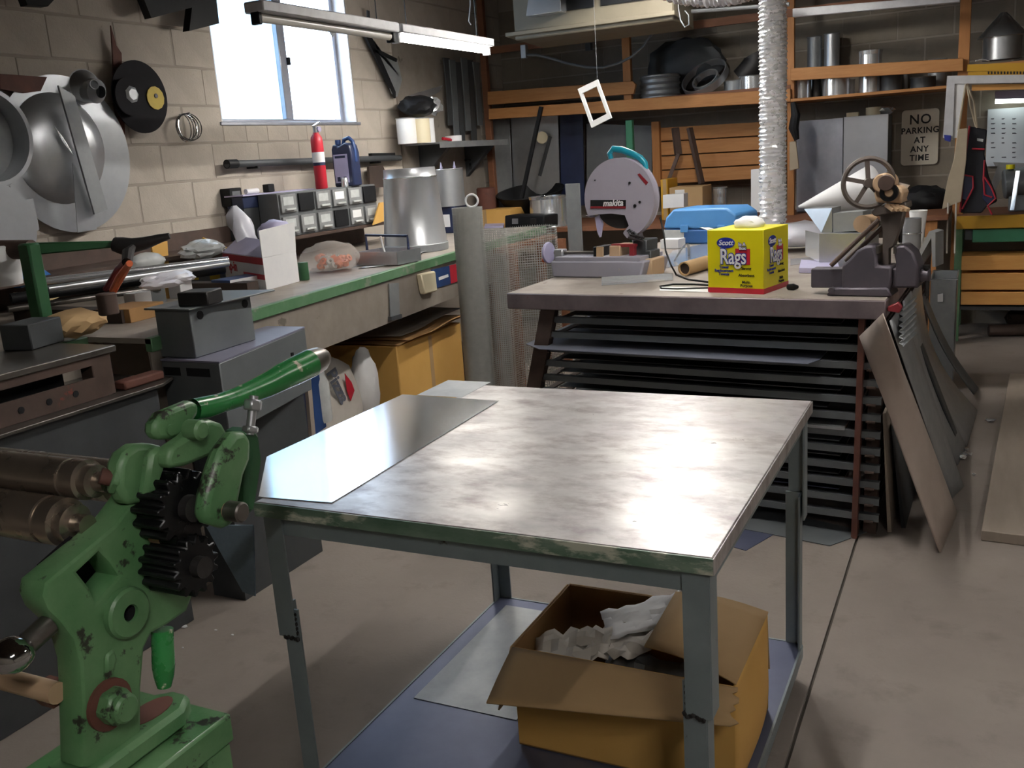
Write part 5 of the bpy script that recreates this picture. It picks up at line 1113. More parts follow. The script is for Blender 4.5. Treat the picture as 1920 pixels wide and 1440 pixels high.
P('leg', M().bar(PY(1266, 240, 8.25), PY(1272, 290, 8.22), .06, .03), 'steel_brown', ts); P('leg', M().bar(PY(1272, 288, 8.22), PY(1252, 342, 8.2), .05, .03), 'steel_brown', ts); P('leg', M().bar(PY(1293, 240, 8.25), PY(1316, 345, 8.2), .05, .03), 'steel_brown', ts)
cz_ = bz3 + .001
def cpos(px, Y): return V((PY(px, 400, Y).x, Y, cz_))
T('black_tray', 'black round hopper lying on the back counter under the panels', 'hopper', M().lathe([(0, 0), (.22, 0), (.32, .16), (.30, .16), (.21, .02), (0, .02)], V((PY(990, 350, 8.05).x, 8.12, cz_ + .14)), (0, -.2, 1), 30), 'black')
T('wood_drum', 'brown wooden drum at the left end of the back counter', 'drum', M().cyl(cpos(914, 7.78), cpos(914, 7.78) + up * .36, .085, n=20), 'rust', bevel=.01)
bxs = [('yellow brown carton at the left end of the back counter', 902, 956, 405, .17, 7.6, 'card_yellow'), ('cardboard box with white label behind the blue case', 1256, 1318, 400, .27, 7.9, 'card'), ('yellow narrow box left of the cardboard box on the counter', 1240, 1253, 400, .34, 7.95, 'yellow_paint')]
for lab, xa, xb, yb, h, Y, mt in bxs:
    a, b_ = PY(xa, 395, Y), PY(xb, 395, Y); o = E('counter_carton', lab, 'box', ((a.x + b_.x) / 2, Y + .15, cz_)); P('carton', M().bx(a.x, b_.x, Y, Y + .3, cz_, cz_ + h), mt, o, bevel=.004)
    if 'label' in lab: P('label', M().bx(a.x + .05, a.x + .13, Y - .002, Y, cz_ + .17, cz_ + .25), 'paper_white', o)
    else: P('tape', M().bx(a.x + .02, a.x + .05, Y - .001, Y, cz_, cz_ + h), 'card', o)
c = V((PY(1020, 395, 7.65).x, 7.75, cz_)); gr = E('crimped_ring', 'wide bright galvanized ring with crimped top edge on the back counter', 'duct fitting', c)
P('ring', M().lathe([(.19, 0), (.175, .03), (.165, .05), (.165, .235), (.161, .235), (.161, .05), (.18, 0)], c, n=40, closed=True), 'galv_bright', gr)
m = M(); P('crimp', M().lathe([(.165, .235), (.172, .26), (.168, .26)], c, n=44, wob=.04), 'galv_bright', gr)
_q = PZ(1078, 470, HZ); T('standing_board', 'tall grey galvanized panel standing left of the chop saw', 'panel', M().bx(PD(1064, 470, _q).x, PD(1094, 470, _q).x, _q.y, _q.y + .02, .002, PD(1078, 343, _q).z), 'galv_dull')
T('white_sheet', 'white paper sheet standing left of the foil duct', 'paper', wallpoly([(1408, 318), (1426, 316), (1426, 398), (1408, 398)], 7.7, .004), 'paper_white')
T('paper_stack', 'lavender white box standing right of the chop saw on the counter', 'box', wallpoly([(1243, 366), (1282, 363), (1282, 388), (1243, 391)], 7.5, .12), 'paper_white')
pot('small shiny duct collar on the counter above the blue case', 1347, 26, 352, 8.1, cz_, 'galv_bright', ribs=3)
T('spray_can', 'dark spray can lying right of the small duct collar', 'can', M().cyl(cpos(1372, 8.0) + up * .04, cpos(1385, 7.85) + up * .04, .035, n=16), 'black', bevel=.005)
# ---------------------------------------------------------------- heater, conduit, ducts
hz0 = PY(1100, 58, 6.9).z; ha, hb_ = PY(962, 58, 6.9).x, PY(1262, 50, 6.9).x
ht = E('unit_heater', 'beige unit heater hanging from the ceiling above the back shelf', 'heater', ((ha + hb_) / 2, 7.2, hz0))
P('housing', M().bx(ha, hb_, 6.92, 7.45, hz0, RH - .02), 'beige_metal', ht, bevel=.01)
P('bottom_pan', M().prism([V((ha - .06, 6.88, hz0 + .03)), V((hb_ + .02, 6.88, hz0 + .03)), V((hb_, 7.45, hz0 - .02)), V((ha, 7.45, hz0 - .02))], (0, 0, .03)), 'beige_metal', ht, bevel=.004)
zl = PY(1100, 14, 6.9).z
for xa, xb in ((1055, 1112), (1126, 1252)): P('louver', M().bx(PY(xa, 10, 6.9).x, PY(xb, 10, 6.9).x, 6.905, 6.925, zl, RH - .05), 'black', ht)
P('vent_hood', M().prism([V((PY(985, 20, 6.8).x, 6.8, PY(1018, 26, 6.8).z)), V((PY(1052, 20, 6.8).x, 6.8, PY(1018, 26, 6.8).z)), V((PY(1052, 20, 6.8).x, 6.8, RH - .1)), V((PY(1010, 20, 6.8).x, 6.8, RH - .1))], (0, .11, 0)), 'galv_bright', ht, bevel=.004)
for x in (ha + .1, hb_ - .1): P('hanger_rod', M().cyl((x, 7.2, RH - .03), (x, 7.2, RH), .01, n=8), 'iron', ht)
cd = E('conduit', 'grey flexible conduit sagging below the heater', 'cable', PY(1100, 127, 7.7))
P('cable', M().tube([PY(x, y, 7.7) for x, y in ((985, 103), (1005, 103), (1035, 110), (1065, 119), (1100, 126), (1130, 127), (1160, 119), (1185, 106), (1205, 89), (1220, 68), (1232, 48))], .011, 8), 'cabinet', cd)
P('junction_box', M().box(PY(983, 97, 7.7), (.05, .05, .11)), 'galv_dull', cd, bevel=.004)
T('wall_outlet', 'small grey outlet box on the dark shelf back above the plank', 'outlet', M().box(PY(1104, 88, 8.45), (.05, .05, .06)), 'cabinet')
T('pull_wire', 'thin wire loop hanging right of the heater', 'wire', M().tube([PY(x, y, 7.0) for x, y in ((1272, -15), (1272, 15), (1276, 38), (1284, 51), (1292, 46), (1291, 28), (1284, 20))], .005, 6), 'galv_dull')
def accordion(pts, R, n, seg, amp):
    """crinkled flexible foil hose along a path"""
    m = M(); N_ = len(pts) - 1; P_ = []; rad = []
    for i in range(n * 2 + 1):
        t_ = i / (n * 2) * N_; k = min(int(t_), N_ - 1); P_.append(V(pts[k]).lerp(V(pts[k + 1]), t_ - k)); rad.append(R + (amp if i % 2 else -amp))
    m.tube(P_, rad, seg)
    rnd = random.Random(5); m.v = [p + V((rnd.uniform(-1, 1), rnd.uniform(-1, 1), rnd.uniform(-1, 1))) * amp * .9 for p in m.v]
    return m
c = PY(1449, 300, 5.5); zb_ = PY(1449, 416, 5.5).z
fd = E('foil_duct', 'vertical silver foil flexible duct reaching down to the rear bench', 'duct', (c.x, c.y, HZ))
ps = [PY(1449, y, 5.5) for y in (425, 360, 300, 240, 180, 120, 60, 0, -60)]
P('hose', accordion(ps, .071, 62, 26, .0045), 'foil', fd, sharp=20)
P('bottom_clamp', M().lathe([(.05, HZ + .002 - c.z), (.075, HZ + .002 - c.z), (.075, ps[0].z + .01 - c.z), (.05, ps[0].z + .01 - c.z)], c, n=24, closed=True), 'galv', fd)
h0 = [PY(x, y, 6.3) for x, y in ((1235, -38), (1275, -24), (1325, -18), (1375, -22), (1425, -38))]
T('foil_hose', 'horizontal silver foil hose hanging at the top edge right of the heater', 'duct', accordion(h0, .10, 26, 22, .005), 'foil', sharp=20)
T('ceiling_pipe', 'pale ceiling channel above the right shelf', 'channel', wallpoly([(1486, 16), (1800, -10), (1800, 4), (1486, 32)], 7.6, .06), 'white_paint', bevel=.004)
T('ceiling_pipe', 'thin grey pipe running right of the heater to the foil duct', 'pipe', M().cyl(PY(1262, 24, 7.4), PY(1480, 8, 7.4), .015, n=10), 'galv_dull')
fo = [PY(x, y, 5.9) for x, y in ((1083, 167), (1120, 149), (1146, 221), (1109, 240))]
hf = E('hanging_frame', 'white rectangular metal frame hanging tilted in the air', 'frame', fo[3])  # plain white rectangular frame, not identified as a duct part
ce = sum(fo, V((0, 0, 0))) / 4
for i in range(4):
    a, b_ = fo[i], fo[(i + 1) % 4]; a2, b2 = a + (ce - a) * .28, b_ + (ce - b_) * .28
    P('frame_side', M().prism([a, b_, b2, a2], (0, .02, 0)), 'white', hf)
P('hanging_wire', M().cyl(fo[1], (fo[1].x, fo[1].y, RH), .0007, n=5), 'galv_dull', hf)
# ================================================================== RIGHT END: GREEN AND YELLOW BENCH
GY = 7.84; gx0 = PY(1790, 500, GY).x; gz = PY(1850, 404, GY).z
gb = E('green_bench', 'green steel bench with yellow top edge at the right edge', 'workbench', (gx0 + .5, GY + .35, 0))
P('top_edge', M().bx(gx0, 1.3, GY - .01, GY + .03, gz - .095, gz), 'yellow_paint', gb, bevel=.004)
P('bench_top', M().bx(gx0, 1.3, GY + .03, BY - .005, gz - .03, gz), 'wood_dark', gb)
P('post', M().bx(gx0 - .005, gx0 + .045, GY, GY + .05, 0, gz - .09), 'green_bench', gb, bevel=.003)
P('post', M().bx(gx0, gx0 + .045, BY - .08, BY - .03, 0, gz - .09), 'green_bench', gb); P('post', M().bx(1.24, 1.29, GY, GY + .05, 0, gz - .09), 'green_bench', gb)
zd = PY(1850, 455, GY).z
dr = P('drawer', M().bx(gx0 + .11, 1.2, GY + .02, GY + .4, zd, gz - .1), 'green_post', gb, bevel=.004)
P('drawer_runner', M().bx(gx0 + .06, gx0 + .11, GY + .04, GY + .4, zd + .02, gz - .1), 'steel_dark', dr)
for i, (ya, yb) in enumerate(((479, 506), (512, 543), (547, 571))):
    za, zb2 = PY(1850, ya, GY).z, PY(1850, yb, GY).z
    T('wood_plank', ['top', 'middle', 'bottom'][i] + ' thick yellow plank stacked in the green bench', 'plank', M().bx(gx0 + .045 + .003 * i, 1.2, GY - .02, GY + .28, zb2, za), 'plank', bevel=.004)
zsh = PY(1850, 575, GY).z
P('plank_rest', M().bx(gx0 + .02, 1.25, GY + .02, BY - .1, zsh - .03, zsh), 'steel_dark', gb)
for i in range(3):
    T('pipe_scrap', ['rusty pipe end on the floor under the green bench', 'dark casting on the floor under the green bench', 'brown fitting on the floor behind the pipe end'][i], 'scrap', (M().cyl((gx0 + .25, GY + .2, .05), (gx0 + .8, GY + .3, .05), .045, n=14) if i == 0 else M().blob((gx0 + .2 + .3 * i, GY + .45, .10), (.3, .2, .18), 2, .15, i)), 'steel_brown')
# apron, leather strip and square hanging at the corner of the green bench
AY = 7.72
apn = E('shop_apron', 'black tool apron with red trim hanging over the green bench', 'apron', PY(1838, 400, AY))
def cloth(pts, Y, th, k=0): return M().prism(py(pts, Y), (0, th, 0))
P('cloth', cloth([(1819, 237), (1851, 243), (1846, 290), (1854, 330), (1867, 362), (1870, 378), (1850, 388), (1840, 400), (1800, 399), (1804, 350), (1810, 300), (1814, 260)], AY, .03), 'cloth_black', apn, bevel=.008)
P('pocket', cloth([(1806, 328), (1824, 332), (1824, 352), (1812, 375), (1802, 372)], AY - .012, .012), 'navy', apn, bevel=.003); P('pocket', cloth([(1846, 332), (1858, 352), (1866, 372), (1852, 384), (1842, 372)], AY - .012, .012), 'navy', apn, bevel=.003)
for q in ([(1818, 236), (1812, 280), (1806, 330), (1800, 398)], [(1806, 328), (1824, 331), (1825, 352), (1804, 392)], [(1846, 300), (1844, 335), (1846, 365), (1860, 370)], [(1846, 332), (1858, 350), (1867, 372), (1852, 386), (1860, 402)], [(1822, 279), (1846, 280)]):
    P('red_trim', M().tube(py(q, AY - .015), .007, 6), 'red_trim', apn)
P('brand_patch', cloth([(1832, 259), (1844, 261), (1843, 266), (1832, 264)], AY - .004, .004), 'clear', apn)
for q in ([(1813, 158), (1820, 200), (1830, 238)], [(1813, 158), (1826, 190), (1832, 240)]): P('strap', M().tube(py(q, AY), .008, 6), 'leather', apn)
lt = E('leather_apron', 'pale leather strip hanging left of the black apron', 'apron', PY(1790, 395, AY - .05))
P('leather', cloth([(1796, 242), (1815, 240), (1812, 300), (1802, 378), (1766, 393), (1776, 340), (1788, 300)], AY - .06, .012), 'leather', lt, bevel=.004)
P('strap', M().tube(py([(1811, 158), (1804, 200), (1797, 245)], AY - .05), .008, 6), 'leather', lt)
for x in (1776, 1791): P('lace', M().tube(py([(x + 2, 380), (x, 430), (x - 1, 475)], AY - .06), .007, 6), 'paper', lt)
sq = E('framing_square', 'white carpenter square hanging on the shelf corner', 'square', PY(1780, 260, SY - .1))
P('long_blade', wallpoly([(1776, 142), (1925, 140), (1925, 155), (1790, 157), (1786, 262), (1768, 258)], SY - .10, .006), 'white_paint', sq)
s2 = E('framing_square', 'second white square with blue tip behind the first square', 'square', PY(1790, 262, SY - .08))
P('blade', wallpoly([(1788, 157), (1812, 157), (1796, 258), (1783, 260)], SY - .085, .006), 'white', s2)
P('blue_tip', wallpoly([(1770, 253), (1783, 254), (1782, 266), (1771, 263)], SY - .11, .012), 'ink_blue', s2)
T('yellow_beam', 'yellow shelf beam above the white square at the right edge', 'beam', wallpoly([(1814, 121), (1930, 117), (1930, 131), (1813, 134)], SY - .06, .05), 'yellow_paint')
yd = E('yardstick', 'yellow measuring stick with printed marks under the yellow beam', 'ruler', PY(1870, 145, SY - .07))
P('stick', wallpoly([(1815, 135), (1930, 130), (1930, 143), (1815, 146)], SY - .07, .01), 'yellow_paint', yd)
for i in range(12): P('mark', wallpoly([(1852 + i * 6, 134), (1855 + i * 6, 134), (1855 + i * 6, 139), (1852 + i * 6, 139)], SY - .073, .003), 'ink', yd)
T('wood_board', 'yellow brown board under the measuring stick at the right edge', 'board', wallpoly([(1822, 159), (1930, 157), (1930, 167), (1822, 170)], SY - .05, .03), 'plank')
T('hood_cap', 'dark pointed duct cap on the shelf at the right edge', 'duct fitting', M().lathe([(.13, 0), (.13, .16), (.17, .16), (.02, .33), (0, .33)], PY(1878, 112, 8.25), n=24), 'galv', sharp=20)
P('top_shelf', M().bx(xe + .04, 1.3, SY - .01, BY - .004, PY(1870, 118, SY).z - .03, PY(1870, 118, SY).z), 'wood', sh)
T('shiny_strip', 'curled shiny strip in front of the pointed duct cap', 'metal strip', M().grid(lambda u, v: PY(1828 + 28 * u, 117 - 4 * math.sin(3 * u) - 3 * v, 8.02), 8, 2), 'galv_bright', solid=.003)
bwd = E('white_board', 'white marker board covered in writing on the right back wall', 'board', PY(1890, 312, BY - .03))
P('board', wallpoly([(1852, 205), (1930, 200), (1930, 312), (1848, 312)], BY - .04, .02), 'board_white', bwd, bevel=.003)
P('tray', wallpoly([(1862, 304), (1930, 306), (1930, 316), (1866, 312)], BY - .07, .05), 'galv', bwd)
rnd = random.Random(3)
for i in range(9):
    y_ = 222 + i * 9
    for x in (1858, 1878, 1898):
        if rnd.random() < .85: P('marker_writing', wallpoly([(x, y_), (x + rnd.uniform(3, 9), y_ - .4), (x + rnd.uniform(3, 9), y_ + 2), (x, y_ + 2)], BY - .0415, .001), 'ink_grey', bwd)
sl = E('task_light', 'small glowing strip light above the white board', 'light', PY(1895, 190, BY - .14))
P('housing', wallpoly([(1866, 171), (1930, 168), (1930, 184), (1866, 186)], BY - .2, .1), 'lavender', sl, bevel=.004)
P('tube', M().cyl(PY(1866, 190, BY - .15), PY(1930, 188, BY - .15), .018, n=10), 'tube_small', sl)
# clutter on the green bench
def gpos(px, Y=8.15): return V((PY(px, 400, Y).x, Y, gz + .001))
T('bench_grinder', 'dark bench grinder among the tools on the green bench', 'tool', M().cyl(gpos(1884) + V((-.02, 0, .2)), gpos(1884) + V((.2, .02, .22)), .11, n=20).bx(gpos(1884).x + .02, gpos(1884).x + .16, 8.08, 8.22, gz + .001, gz + .12), 'steel_grey', bevel=.01)
T('paint_cup', 'small yellow cap on the tools on the green bench', 'cap', M().cyl(gpos(1890, 8.1) + up * .312, gpos(1890, 8.1) + up * .345, .03, n=14), 'yellow')
T('wrench', 'shiny wrench leaning on the grinder', 'tool', M().bar(gpos(1898, 7.97) + up * .02, gpos(1905, 8.02) + up * .30, .03, .012), 'galv_bright')
T('steel_bracket', 'pale folded bracket behind the black apron on the green bench', 'bracket', M().prism([gpos(1858, 8.3) + up * .1, gpos(1872, 8.3) + up * .22, gpos(1888, 8.3) + up * .30, gpos(1868, 8.3) + up * .36, gpos(1856, 8.3) + up * .2], (0, .01, 0)), 'galv')
T('black_bag', 'dark cloth bundle on the counter behind the rotary machine', 'bag', M().blob(PY(1733, 375, 8.2), (.4, .25, .22), 3, .12, 4), 'black', sharp=40)
# ================================================================== THINGS ON THE REAR BENCH
up = V((0, 0, 1)); hz = HZ + .001
f = frame(1310, 458, HZ, 0)
bc = E('tool_case', 'blue plastic tool case lying on the rear bench', 'case', f(1310, 458, .12))
P('lower_shell', fb(M(), f, 1243, 1380, 430, 458, 0, .3), 'blue_mid', bc, bevel=.012, seg=2)
P('upper_shell', M().prism([f(1243, 429), f(1382, 429), f(1380, 402), f(1362, 390), f(1262, 392), f(1248, 408)], f.v * .3), 'blue_light', bc, bevel=.014, seg=2)
P('label', fb(M(), f, 1244, 1282, 431, 448, -.003, 0), 'clear', bc)
for x in (1275, 1345): P('latch', fb(M(), f, x, x + 14, 422, 436, -.012, 0), 'blue_light', bc, bevel=.003)
tb = E('cardboard_tube', 'brown cardboard tube lying behind the yellow rag box', 'tube', PZ(1290, 512, HZ))
a, b_ = PZ(1283, 504, HZ + .035), PZ(1325, 492, HZ + .035)
P('tube', M().lathe([(.027, 0), (.034, 0), (.034, (b_ - a).length), (.027, (b_ - a).length)], a, b_ - a, 24, True), 'card', tb)
P('dark_bore', M().cyl(a + (b_ - a) * .05, a + (b_ - a) * .06, .027, n=20), 'dark_wood', tb)
q = [PZ(1128, 527, hz), PZ(1262, 520, hz), PZ(1262, 526, hz), PZ(1128, 536, hz)]
an = E('angle_strip', 'bright bent metal angle strip on the front of the rear bench', 'metal strip', q[3])
P('flange', M().prism(q, (0, 0, .002)), 'galv_bright', an); P('web', M().prism([q[0], q[1], q[1] + up * .02, q[0] + up * .02], (0, .002, 0)), 'galv_bright', an)
T('paper_sheet', 'white paper sheet lying right of the cable on the rear bench', 'paper', M().prism([PZ(1236, 545, hz), PZ(1330, 548, hz), PZ(1332, 540, hz), PZ(1240, 538, hz)], (0, 0, .001)), 'paper_white')
T('paper_sheet', 'large bright sheet lying behind the yellow rag box', 'metal sheet', M().prism([PZ(1225, 508, hz), PZ(1330, 486, hz), PZ(1330, 455, hz), PZ(1262, 470, hz)], (0, 0, .0015)), 'galv_bright')
T('curled_offcut', 'curled silver offcut standing right of the chop saw', 'metal strip', M().grid(lambda u, v: PZ(1262 + 26 * u, 492 - 10 * u, hz) + V((.03 * math.sin(3 * u), .05 * v, .004 + .08 * math.sin(math.pi * u))), 10, 4), 'galv', solid=.0015)
T('white_block', 'small white foam block behind the saw on the rear bench', 'block', M().box(PZ(1262, 465, HZ) + V((0, 0, .03)), (.12, .1, .055), (0, 0, -10)), 'paper_white')
T('plastic_bag', 'white plastic bag around the foot of the foil duct', 'bag', M().blob(PZ(1490, 470, HZ) + V((.03, .0, .08)), (.42, .3, .16), 3, .1, 12, True), 'plastic_bag', sharp=60)
# paper cone and sheet fittings on the right of the bench
pc = [PD(x, y, PZ(1560, 430, HZ)) for x, y in ((1499, 388), (1590, 333), (1640, 332), (1652, 346), (1615, 378), (1560, 390))]
cn = E('pattern_cone', 'big white paper pattern cone lying behind the rotary machine', 'pattern', PZ(1560, 440, HZ))
tip = PD(1497, 388, PZ(1540, 440, HZ)); c1 = PD(1632, 358, PZ(1600, 440, HZ)) + V((0, .15, 0))
dx = (c1 - tip); x_, y_, _ = frame_of(dx)
P('cone', M().grid(lambda u, v: tip + dx * v + (x_ * math.cos(5.2 * u) + y_ * math.sin(5.2 * u)) * (.006 + .15 * v), 22, 6), 'paper_white', cn, solid=.002)
fu = PD(1555, 395, PZ(1555, 470, HZ))
P('support_sheet', M().grid(lambda u, v: PZ(1545 - 10 * u + 40 * v, 470, HZ) + V((0, .12 * u, (.002 if u < .01 else .0) + u * .0)) + up * (.16 * u), 4, 4), 'galv', cn, solid=.002)
tf = E('transition_fitting', 'square to round galvanized fitting on the rear bench behind the vise', 'duct fitting', PZ(1575, 500, HZ))
f2 = frame(1540, 502, HZ, 2)
P('box_section', M().prism([f2(1536, 500), f2(1622, 500), f2(1622, 438), f2(1536, 438)], f2.v * .2), 'galv', tf)
P('side_face', M().prism([f2(1510, 432, .1), f2(1536, 438, -.001), f2(1536, 492, -.001), f2(1510, 478, .1)], f2.v * .002), 'galv_bright', tf)
P('cone_section', M().prism([f2(1508, 392, .15), f2(1560, 390, .05), f2(1560, 436, .05), f2(1540, 436, .05)], f2.v * .12), 'galv', tf)
P('upper_box', M().prism([f2(1562, 436, .06), f2(1618, 432, .06), f2(1618, 396, .06), f2(1562, 400, .06)], f2.v * .12), 'galv_dull', tf)
T('flange_piece', 'low galvanized flange plate in front of the square fitting', 'duct fitting', M().prism([PZ(1498, 512, hz), PZ(1575, 513, hz), PZ(1570, 498, hz), PZ(1502, 496, hz)], (0, 0, .025)), 'lavender', bevel=.002)
T('metal_sheet', 'bright sheet strip lying left of the flange plate on the rear bench', 'metal sheet', M().prism([PZ(1482, 498, hz), PZ(1530, 492, hz), PZ(1525, 482, hz), PZ(1482, 486, hz)], (0, 0, .002)), 'galv_bright')
o = PZ(1724, 440, HZ); pm = (o - CAM).dot(ROT @ V((0, 0, 1))) / FPX
cu = E('foam_cup', 'white foam cup on the rear bench right of the rotary machine', 'cup', PZ(1720, 455, HZ))
co = PZ(1720, 455, HZ); zz = PD(1722, 394, co).z - HZ
P('cup', M().lathe([(0, 0), (.03, 0), (.047, zz), (.043, zz), (.027, .006), (0, .006)], co, n=24), 'white', cu); P('lip', M().ring(co + up * zz, (0, 0, 1), .046, .003, 24, 6), 'white', cu)
co = PZ(1706, 470, HZ); zz = PD(1706, 408, co).z - HZ
cn2 = E('steel_can', 'dull steel can in front of the foam cup', 'can', co); P('can', M().lathe([(0, 0), (.052, 0), (.052, zz), (.048, zz), (.048, .004), (0, .004)], co, n=24), 'galv', cn2); P('bead', M().ring(co + up * zz * .55, (0, 0, 1), .052, .004, 24, 6), 'galv_bright', cn2)
f3 = frame(1712, 500, HZ, 0)
T('corner_stand', 'grey bent stand at the right rear corner of the bench', 'stand', M().prism([f3(1708, 500), f3(1716, 500), f3(1746, 446), f3(1748, 500), f3(1754, 500), f3(1754, 436), f3(1742, 434)], f3.v * .12), 'galv_dull')
T('plug', 'black plug lying right of the yellow rag box', 'plug', M().tube([PZ(1478, 538, HZ + .012), PZ(1488, 538, HZ + .014), PZ(1496, 538, HZ + .012)], [.012, .014, .007], 10), 'black')
# ================================================================== WIRE MESH ROLLS
def mesh_roll(label, px, pyy, Y, R, zt, layers, step, open_=6.0, mt='wire_pale', wd=.0022):
    c = PY(px, pyy, Y); c = V((c.x, Y, 0)); o = E('wire_mesh_roll', label, 'mesh roll', c)
    for k in range(layers):
        m = M(); r_ = R - k * .006; nz = int(zt / step); seg = 28; a0 = 1.0 * k
        for i in range(nz + 1):
            z = .002 + i * step; pr = [(a0 + open_ * j / seg) for j in range(seg + 1)]
            for j in range(seg):
                p0, p1 = pr[j], pr[j + 1]; q0, q1 = V((math.cos(p0) * r_, math.sin(p0) * r_, z)), V((math.cos(p1) * r_, math.sin(p1) * r_, z))
                m.add([c + q0, c + q1, c + q1 + up * wd * 1.6, c + q0 + up * wd * 1.6], [(0, 1, 2, 3)])
        nv = int(open_ * r_ / step)
        for j in range(nv + 1):
            p = a0 + open_ * j / nv; q = V((math.cos(p) * r_, math.sin(p) * r_, 0)); t_ = V((-math.sin(p), math.cos(p), 0)) * wd * .8
            m.add([c + q - t_, c + q + t_, c + q + t_ + up * zt, c + q - t_ + up * zt], [(0, 1, 2, 3)])
        g = P('mesh_layer', m, mt, o, sharp=0); g['kind'] = 'stuff'
    return o, c
zt = PY(892, 388, 4.85).z
mesh_roll('tall tight roll of wire mesh standing between the two benches', 888, 550, 4.85, .088, zt, 4, .0085)
zt = PY(940, 430, 4.95).z
mesh_roll('second loose wire mesh roll right of the tall tight roll', 936, 550, 5.0, .07, zt, 2, .0125, 6.0, 'wire_pale', .0018)
zt = PY(1000, 425, 5.2).z
mesh_roll('wide open wire mesh roll beside the left side of the rear bench', 1003, 550, 5.22, .155, zt, 1, .015, 6.0, 'wire_pale', .0018)
mb = E('white_bracket', 'white plastic ring hooked on top of the tight mesh roll', 'ring', PY(885, 380, 4.85))
P('ring', M().ring(PY(885, 383, 4.85) + up * .02, (.4, -1, .1), .035, .006, 24, 8), 'white', mb)
# counter behind the mesh: black tool case on a side board
sdb = E('side_stand', 'low wooden side stand behind the wire mesh rolls', 'stand', (-2.75, 6.0, 0))
sz = 1.0; sa, sb2 = V((-2.9, 0, 0)), PZ(1058, 432, sz)
P('stand_top', M().bx(sa.x, sb2.x, 5.75, 6.7, sz - .03, sz), 'wood_dark', sdb)
for x in (sa.x + .05, sb2.x - .05):
    for y in (5.8, 6.65): P('stand_leg', M().bx(x - .03, x + .03, y - .03, y + .03, 0, sz - .03), 'wood_dark', sdb)
f4 = frame(982, 428, sz, 0)
bk = E('black_tool_case', 'black plastic tool case on the side stand behind the mesh', 'case', f4(982, 428, .1))
P('shell', fb(M(), f4, 946, 1020, 404, 428, 0, .2), 'black', bk, bevel=.012, seg=2); P('latch', fb(M(), f4, 960, 970, 410, 420, -.01, 0), 'galv', bk); P('latch', fb(M(), f4, 994, 1004, 410, 420, -.01, 0), 'iron', bk)
T('paper_pile', 'white and lavender papers left of the black tool case', 'paper', M().prism([PZ(908, 432, sz + .001), PZ(944, 430, sz + .001), PZ(948, 418, sz + .001), PZ(912, 419, sz + .001)], (0, 0, .03)), 'lavender')
# ================================================================== SHEETS LEANING ON THE BENCH SIDE
def lean(label, b0, b1, t0, t1, mat_, th=.004, bend=0, name='leaning_sheet'):
    """bottom corners on the floor, top corners at given depth: (px,py,Y)"""
    p = [PZ(*b0, .003), PZ(*b1, .003), PY(t1[0], t1[1], t1[2]), PY(t0[0], t0[1], t0[2])]
    n = (p[1] - p[0]).cross(p[3] - p[0]).normalized(); n = n if n.x > 0 else -n
    m = M().grid(lambda u, v: p[0].lerp(p[1], u).lerp(p[3].lerp(p[2], u), v) - n * (bend * math.sin(math.pi * v)), 4, 10)
    return T(name, label, 'metal sheet', m, mat_, solid=th)
def side(px, py, off=.012):
    q = _ray(px, py); n = V((BV.y, -BV.x, 0)); o = B(BW + .006, 0, 0) + n * off; return CAM + q * ((o - CAM).dot(n) / q.dot(n))
def lean2(label, b0, b1, t0, t1, mat_, th=.004, bend=0, off=.012, name='leaning_sheet'):
    p = [PZ(*b0, .003), PZ(*b1, .003), side(*t1, off), t0 if isinstance(t0, Vector) else side(*t0, off)]
    n = (p[1] - p[0]).cross(p[3] - p[0]).normalized(); n = n if n.x > 0 else -n
    T(name, label, 'metal sheet', M().grid(lambda u, v: p[0].lerp(p[1], u).lerp(p[3].lerp(p[2], u), v) - n * (bend * math.sin(math.pi * v)), 4, 10), mat_, solid=th)
lean2('brownish plywood-like sheet leaning nearest on the rear bench side', (1763, 1036), (1793, 962), PY(1612, 630, 3.655), (1655, 588), 'sheet_pink', .008, off=.02)
lean2('grey galvanized sheet leaning second on the rear bench side', (1783, 936), (1806, 912), (1668, 602), (1690, 572), 'galv_dull', .004)
lean2('long galvanized sheet leaning in the middle on the bench side', (1795, 872), (1812, 838), (1692, 566), (1708, 545), 'galv_dull', .004, .03)
lean2('curved pale sheet leaning beside the grey bin', (1812, 838), (1832, 770), (1706, 556), (1726, 520), 'galv', .004, .08)
lean2('narrow dark strip leaning farthest on the bench side', (1826, 740), (1834, 728), (1728, 560), (1734, 548), 'steel_grey', .006, .03)
lean2('narrow steel strip leaning beside the farthest strip', (1801, 850), (1805, 842), (1704, 600), (1708, 592), 'steel_dark', .01)
T('ribbed_sheet', 'ribbed grey scrap sheet stuck between the leaning sheets', 'metal sheet', M().grid(lambda u, v: side(1690 + 26 * u, 580 + 70 * v - 24 * u, .02 + .05 * v) + V((.008 * math.sin(v * 40), 0, 0)), 4, 40), 'galv_dull', solid=.003)
T('edge_sheet', 'thin brown board standing in the dark gap beside the rack', 'board', M().prism([PZ(1664, 998, .003), PZ(1672, 998, .003), side(1660, 775, .012), side(1655, 775, .006)], (.01, .5, 0)), 'ply')
T('edge_sheet', 'dark sheet standing beside the thin brown board', 'board', M().prism([PZ(1690, 990, .003), PZ(1698, 990, .003), side(1676, 800, .03), side(1671, 800, .024)], (.012, .5, 0)), 'steel_dark')
T('red_clamp', 'small red tipped clamp on the right edge of the rear bench', 'clamp', M().prism([B(BW + .006, .02, HZ - .045), B(BW + .05, .02, HZ - .05), B(BW + .06, .02, HZ - .03), B(BW + .045, .02, HZ - .01), B(BW + .006, .02, HZ - .03)], BV * .03), 'red_dark', bevel=.003)
gx = PY(1743, 580, 6.35).x; gx1 = PY(1792, 580, 6.35).x; zt = PY(1768, 524, 6.35).z
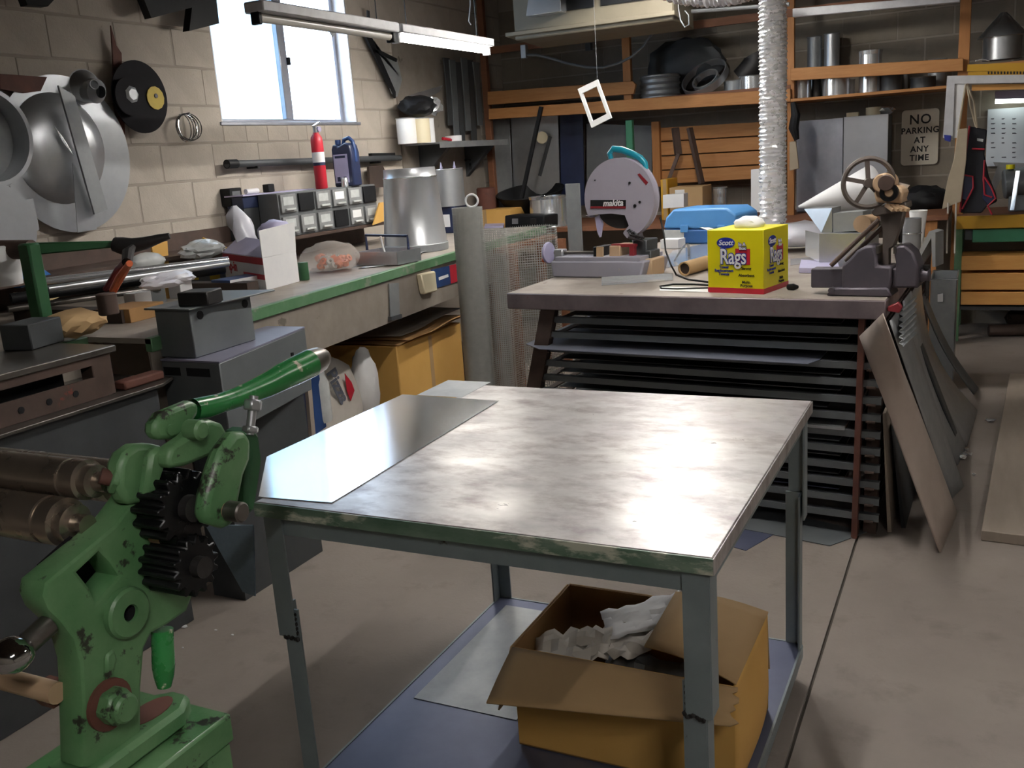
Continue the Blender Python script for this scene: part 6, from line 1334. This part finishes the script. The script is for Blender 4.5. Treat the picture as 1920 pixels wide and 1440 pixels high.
gbn = E('sheet_bin', 'galvanized sheet metal scrap bin behind the leaning sheets', 'bin', ((gx + gx1) / 2, 6.55, 0))
for q0, q1 in (((gx, 6.35), (gx1, 6.35)), ((gx1, 6.35), (gx1, 6.75)), ((gx1, 6.75), (gx, 6.75)), ((gx, 6.75), (gx, 6.35))): P('side', M().prism([V((*q0, .002)), V((*q1, .002)), V((*q1, zt)), V((*q0, zt))], V(((gx + gx1) / 2 - (q0[0] + q1[0]) / 2, 6.55 - (q0[1] + q1[1]) / 2, 0)).normalized() * .003), 'galv_dull', gbn)
P('rim', M().tube([(gx, 6.35, zt), (gx1, 6.35, zt), (gx1, 6.75, zt), (gx, 6.75, zt)], .006, 6, True), 'galv', gbn)
P('sticker', M().prism([PY(1758, 552, 6.347), PY(1768, 550, 6.347), PY(1768, 566, 6.347), PY(1758, 566, 6.347)], (0, -.001, 0)), 'paper_white', gbn)
# floor: board, scraps
pa, pb = PZ(1840, 994, .045), PZ(1893, 700, .045)
T('floor_board', 'thick plywood board lying flat on the floor at the right edge', 'board', M().prism([V((pa.x, pa.y, .001)), V((.75, pa.y - .05, .001)), V((.85, pb.y, .001)), V((pb.x, pb.y, .001))], (0, 0, .044)), 'ply', bevel=.003)
rnd = random.Random(11)
sc_l = ['largest bright metal chip on the floor by the leaning sheets', 'bright chip right beside the largest chip on the floor', 'small shiny chip above the chip pile on the floor', 'lone shiny chip on the floor near the far leaning strip', 'tiny chip on the floor left of the plywood board']
for i, (x, y, s_) in enumerate(((1797, 856, .07), (1812, 850, .05), (1808, 842, .04), (1856, 787, .055), (1826, 890, .02))):
    T('metal_chip', sc_l[i], 'scrap', M().blob(PZ(x, y, .012), (s_, s_, .02), 1, .3, i), 'galv_bright', sharp=10)
fl_ = ['pale paper scrap on the floor behind the slip roll', 'white crumb nearest the paper scrap on the floor', 'white crumb farther right of the paper scrap', 'tiny crumb on the floor left of the table leg']
for i, (x, y, s_) in enumerate(((344, 1174, .04), (405, 1181, .015), (436, 1190, .013), (343, 1214, .01))):
    T('floor_crumb', fl_[i], 'scrap', M().blob(PZ(x, y, .003), (s_, s_ * .6, .005), 1, .2, i), 'paper_white')
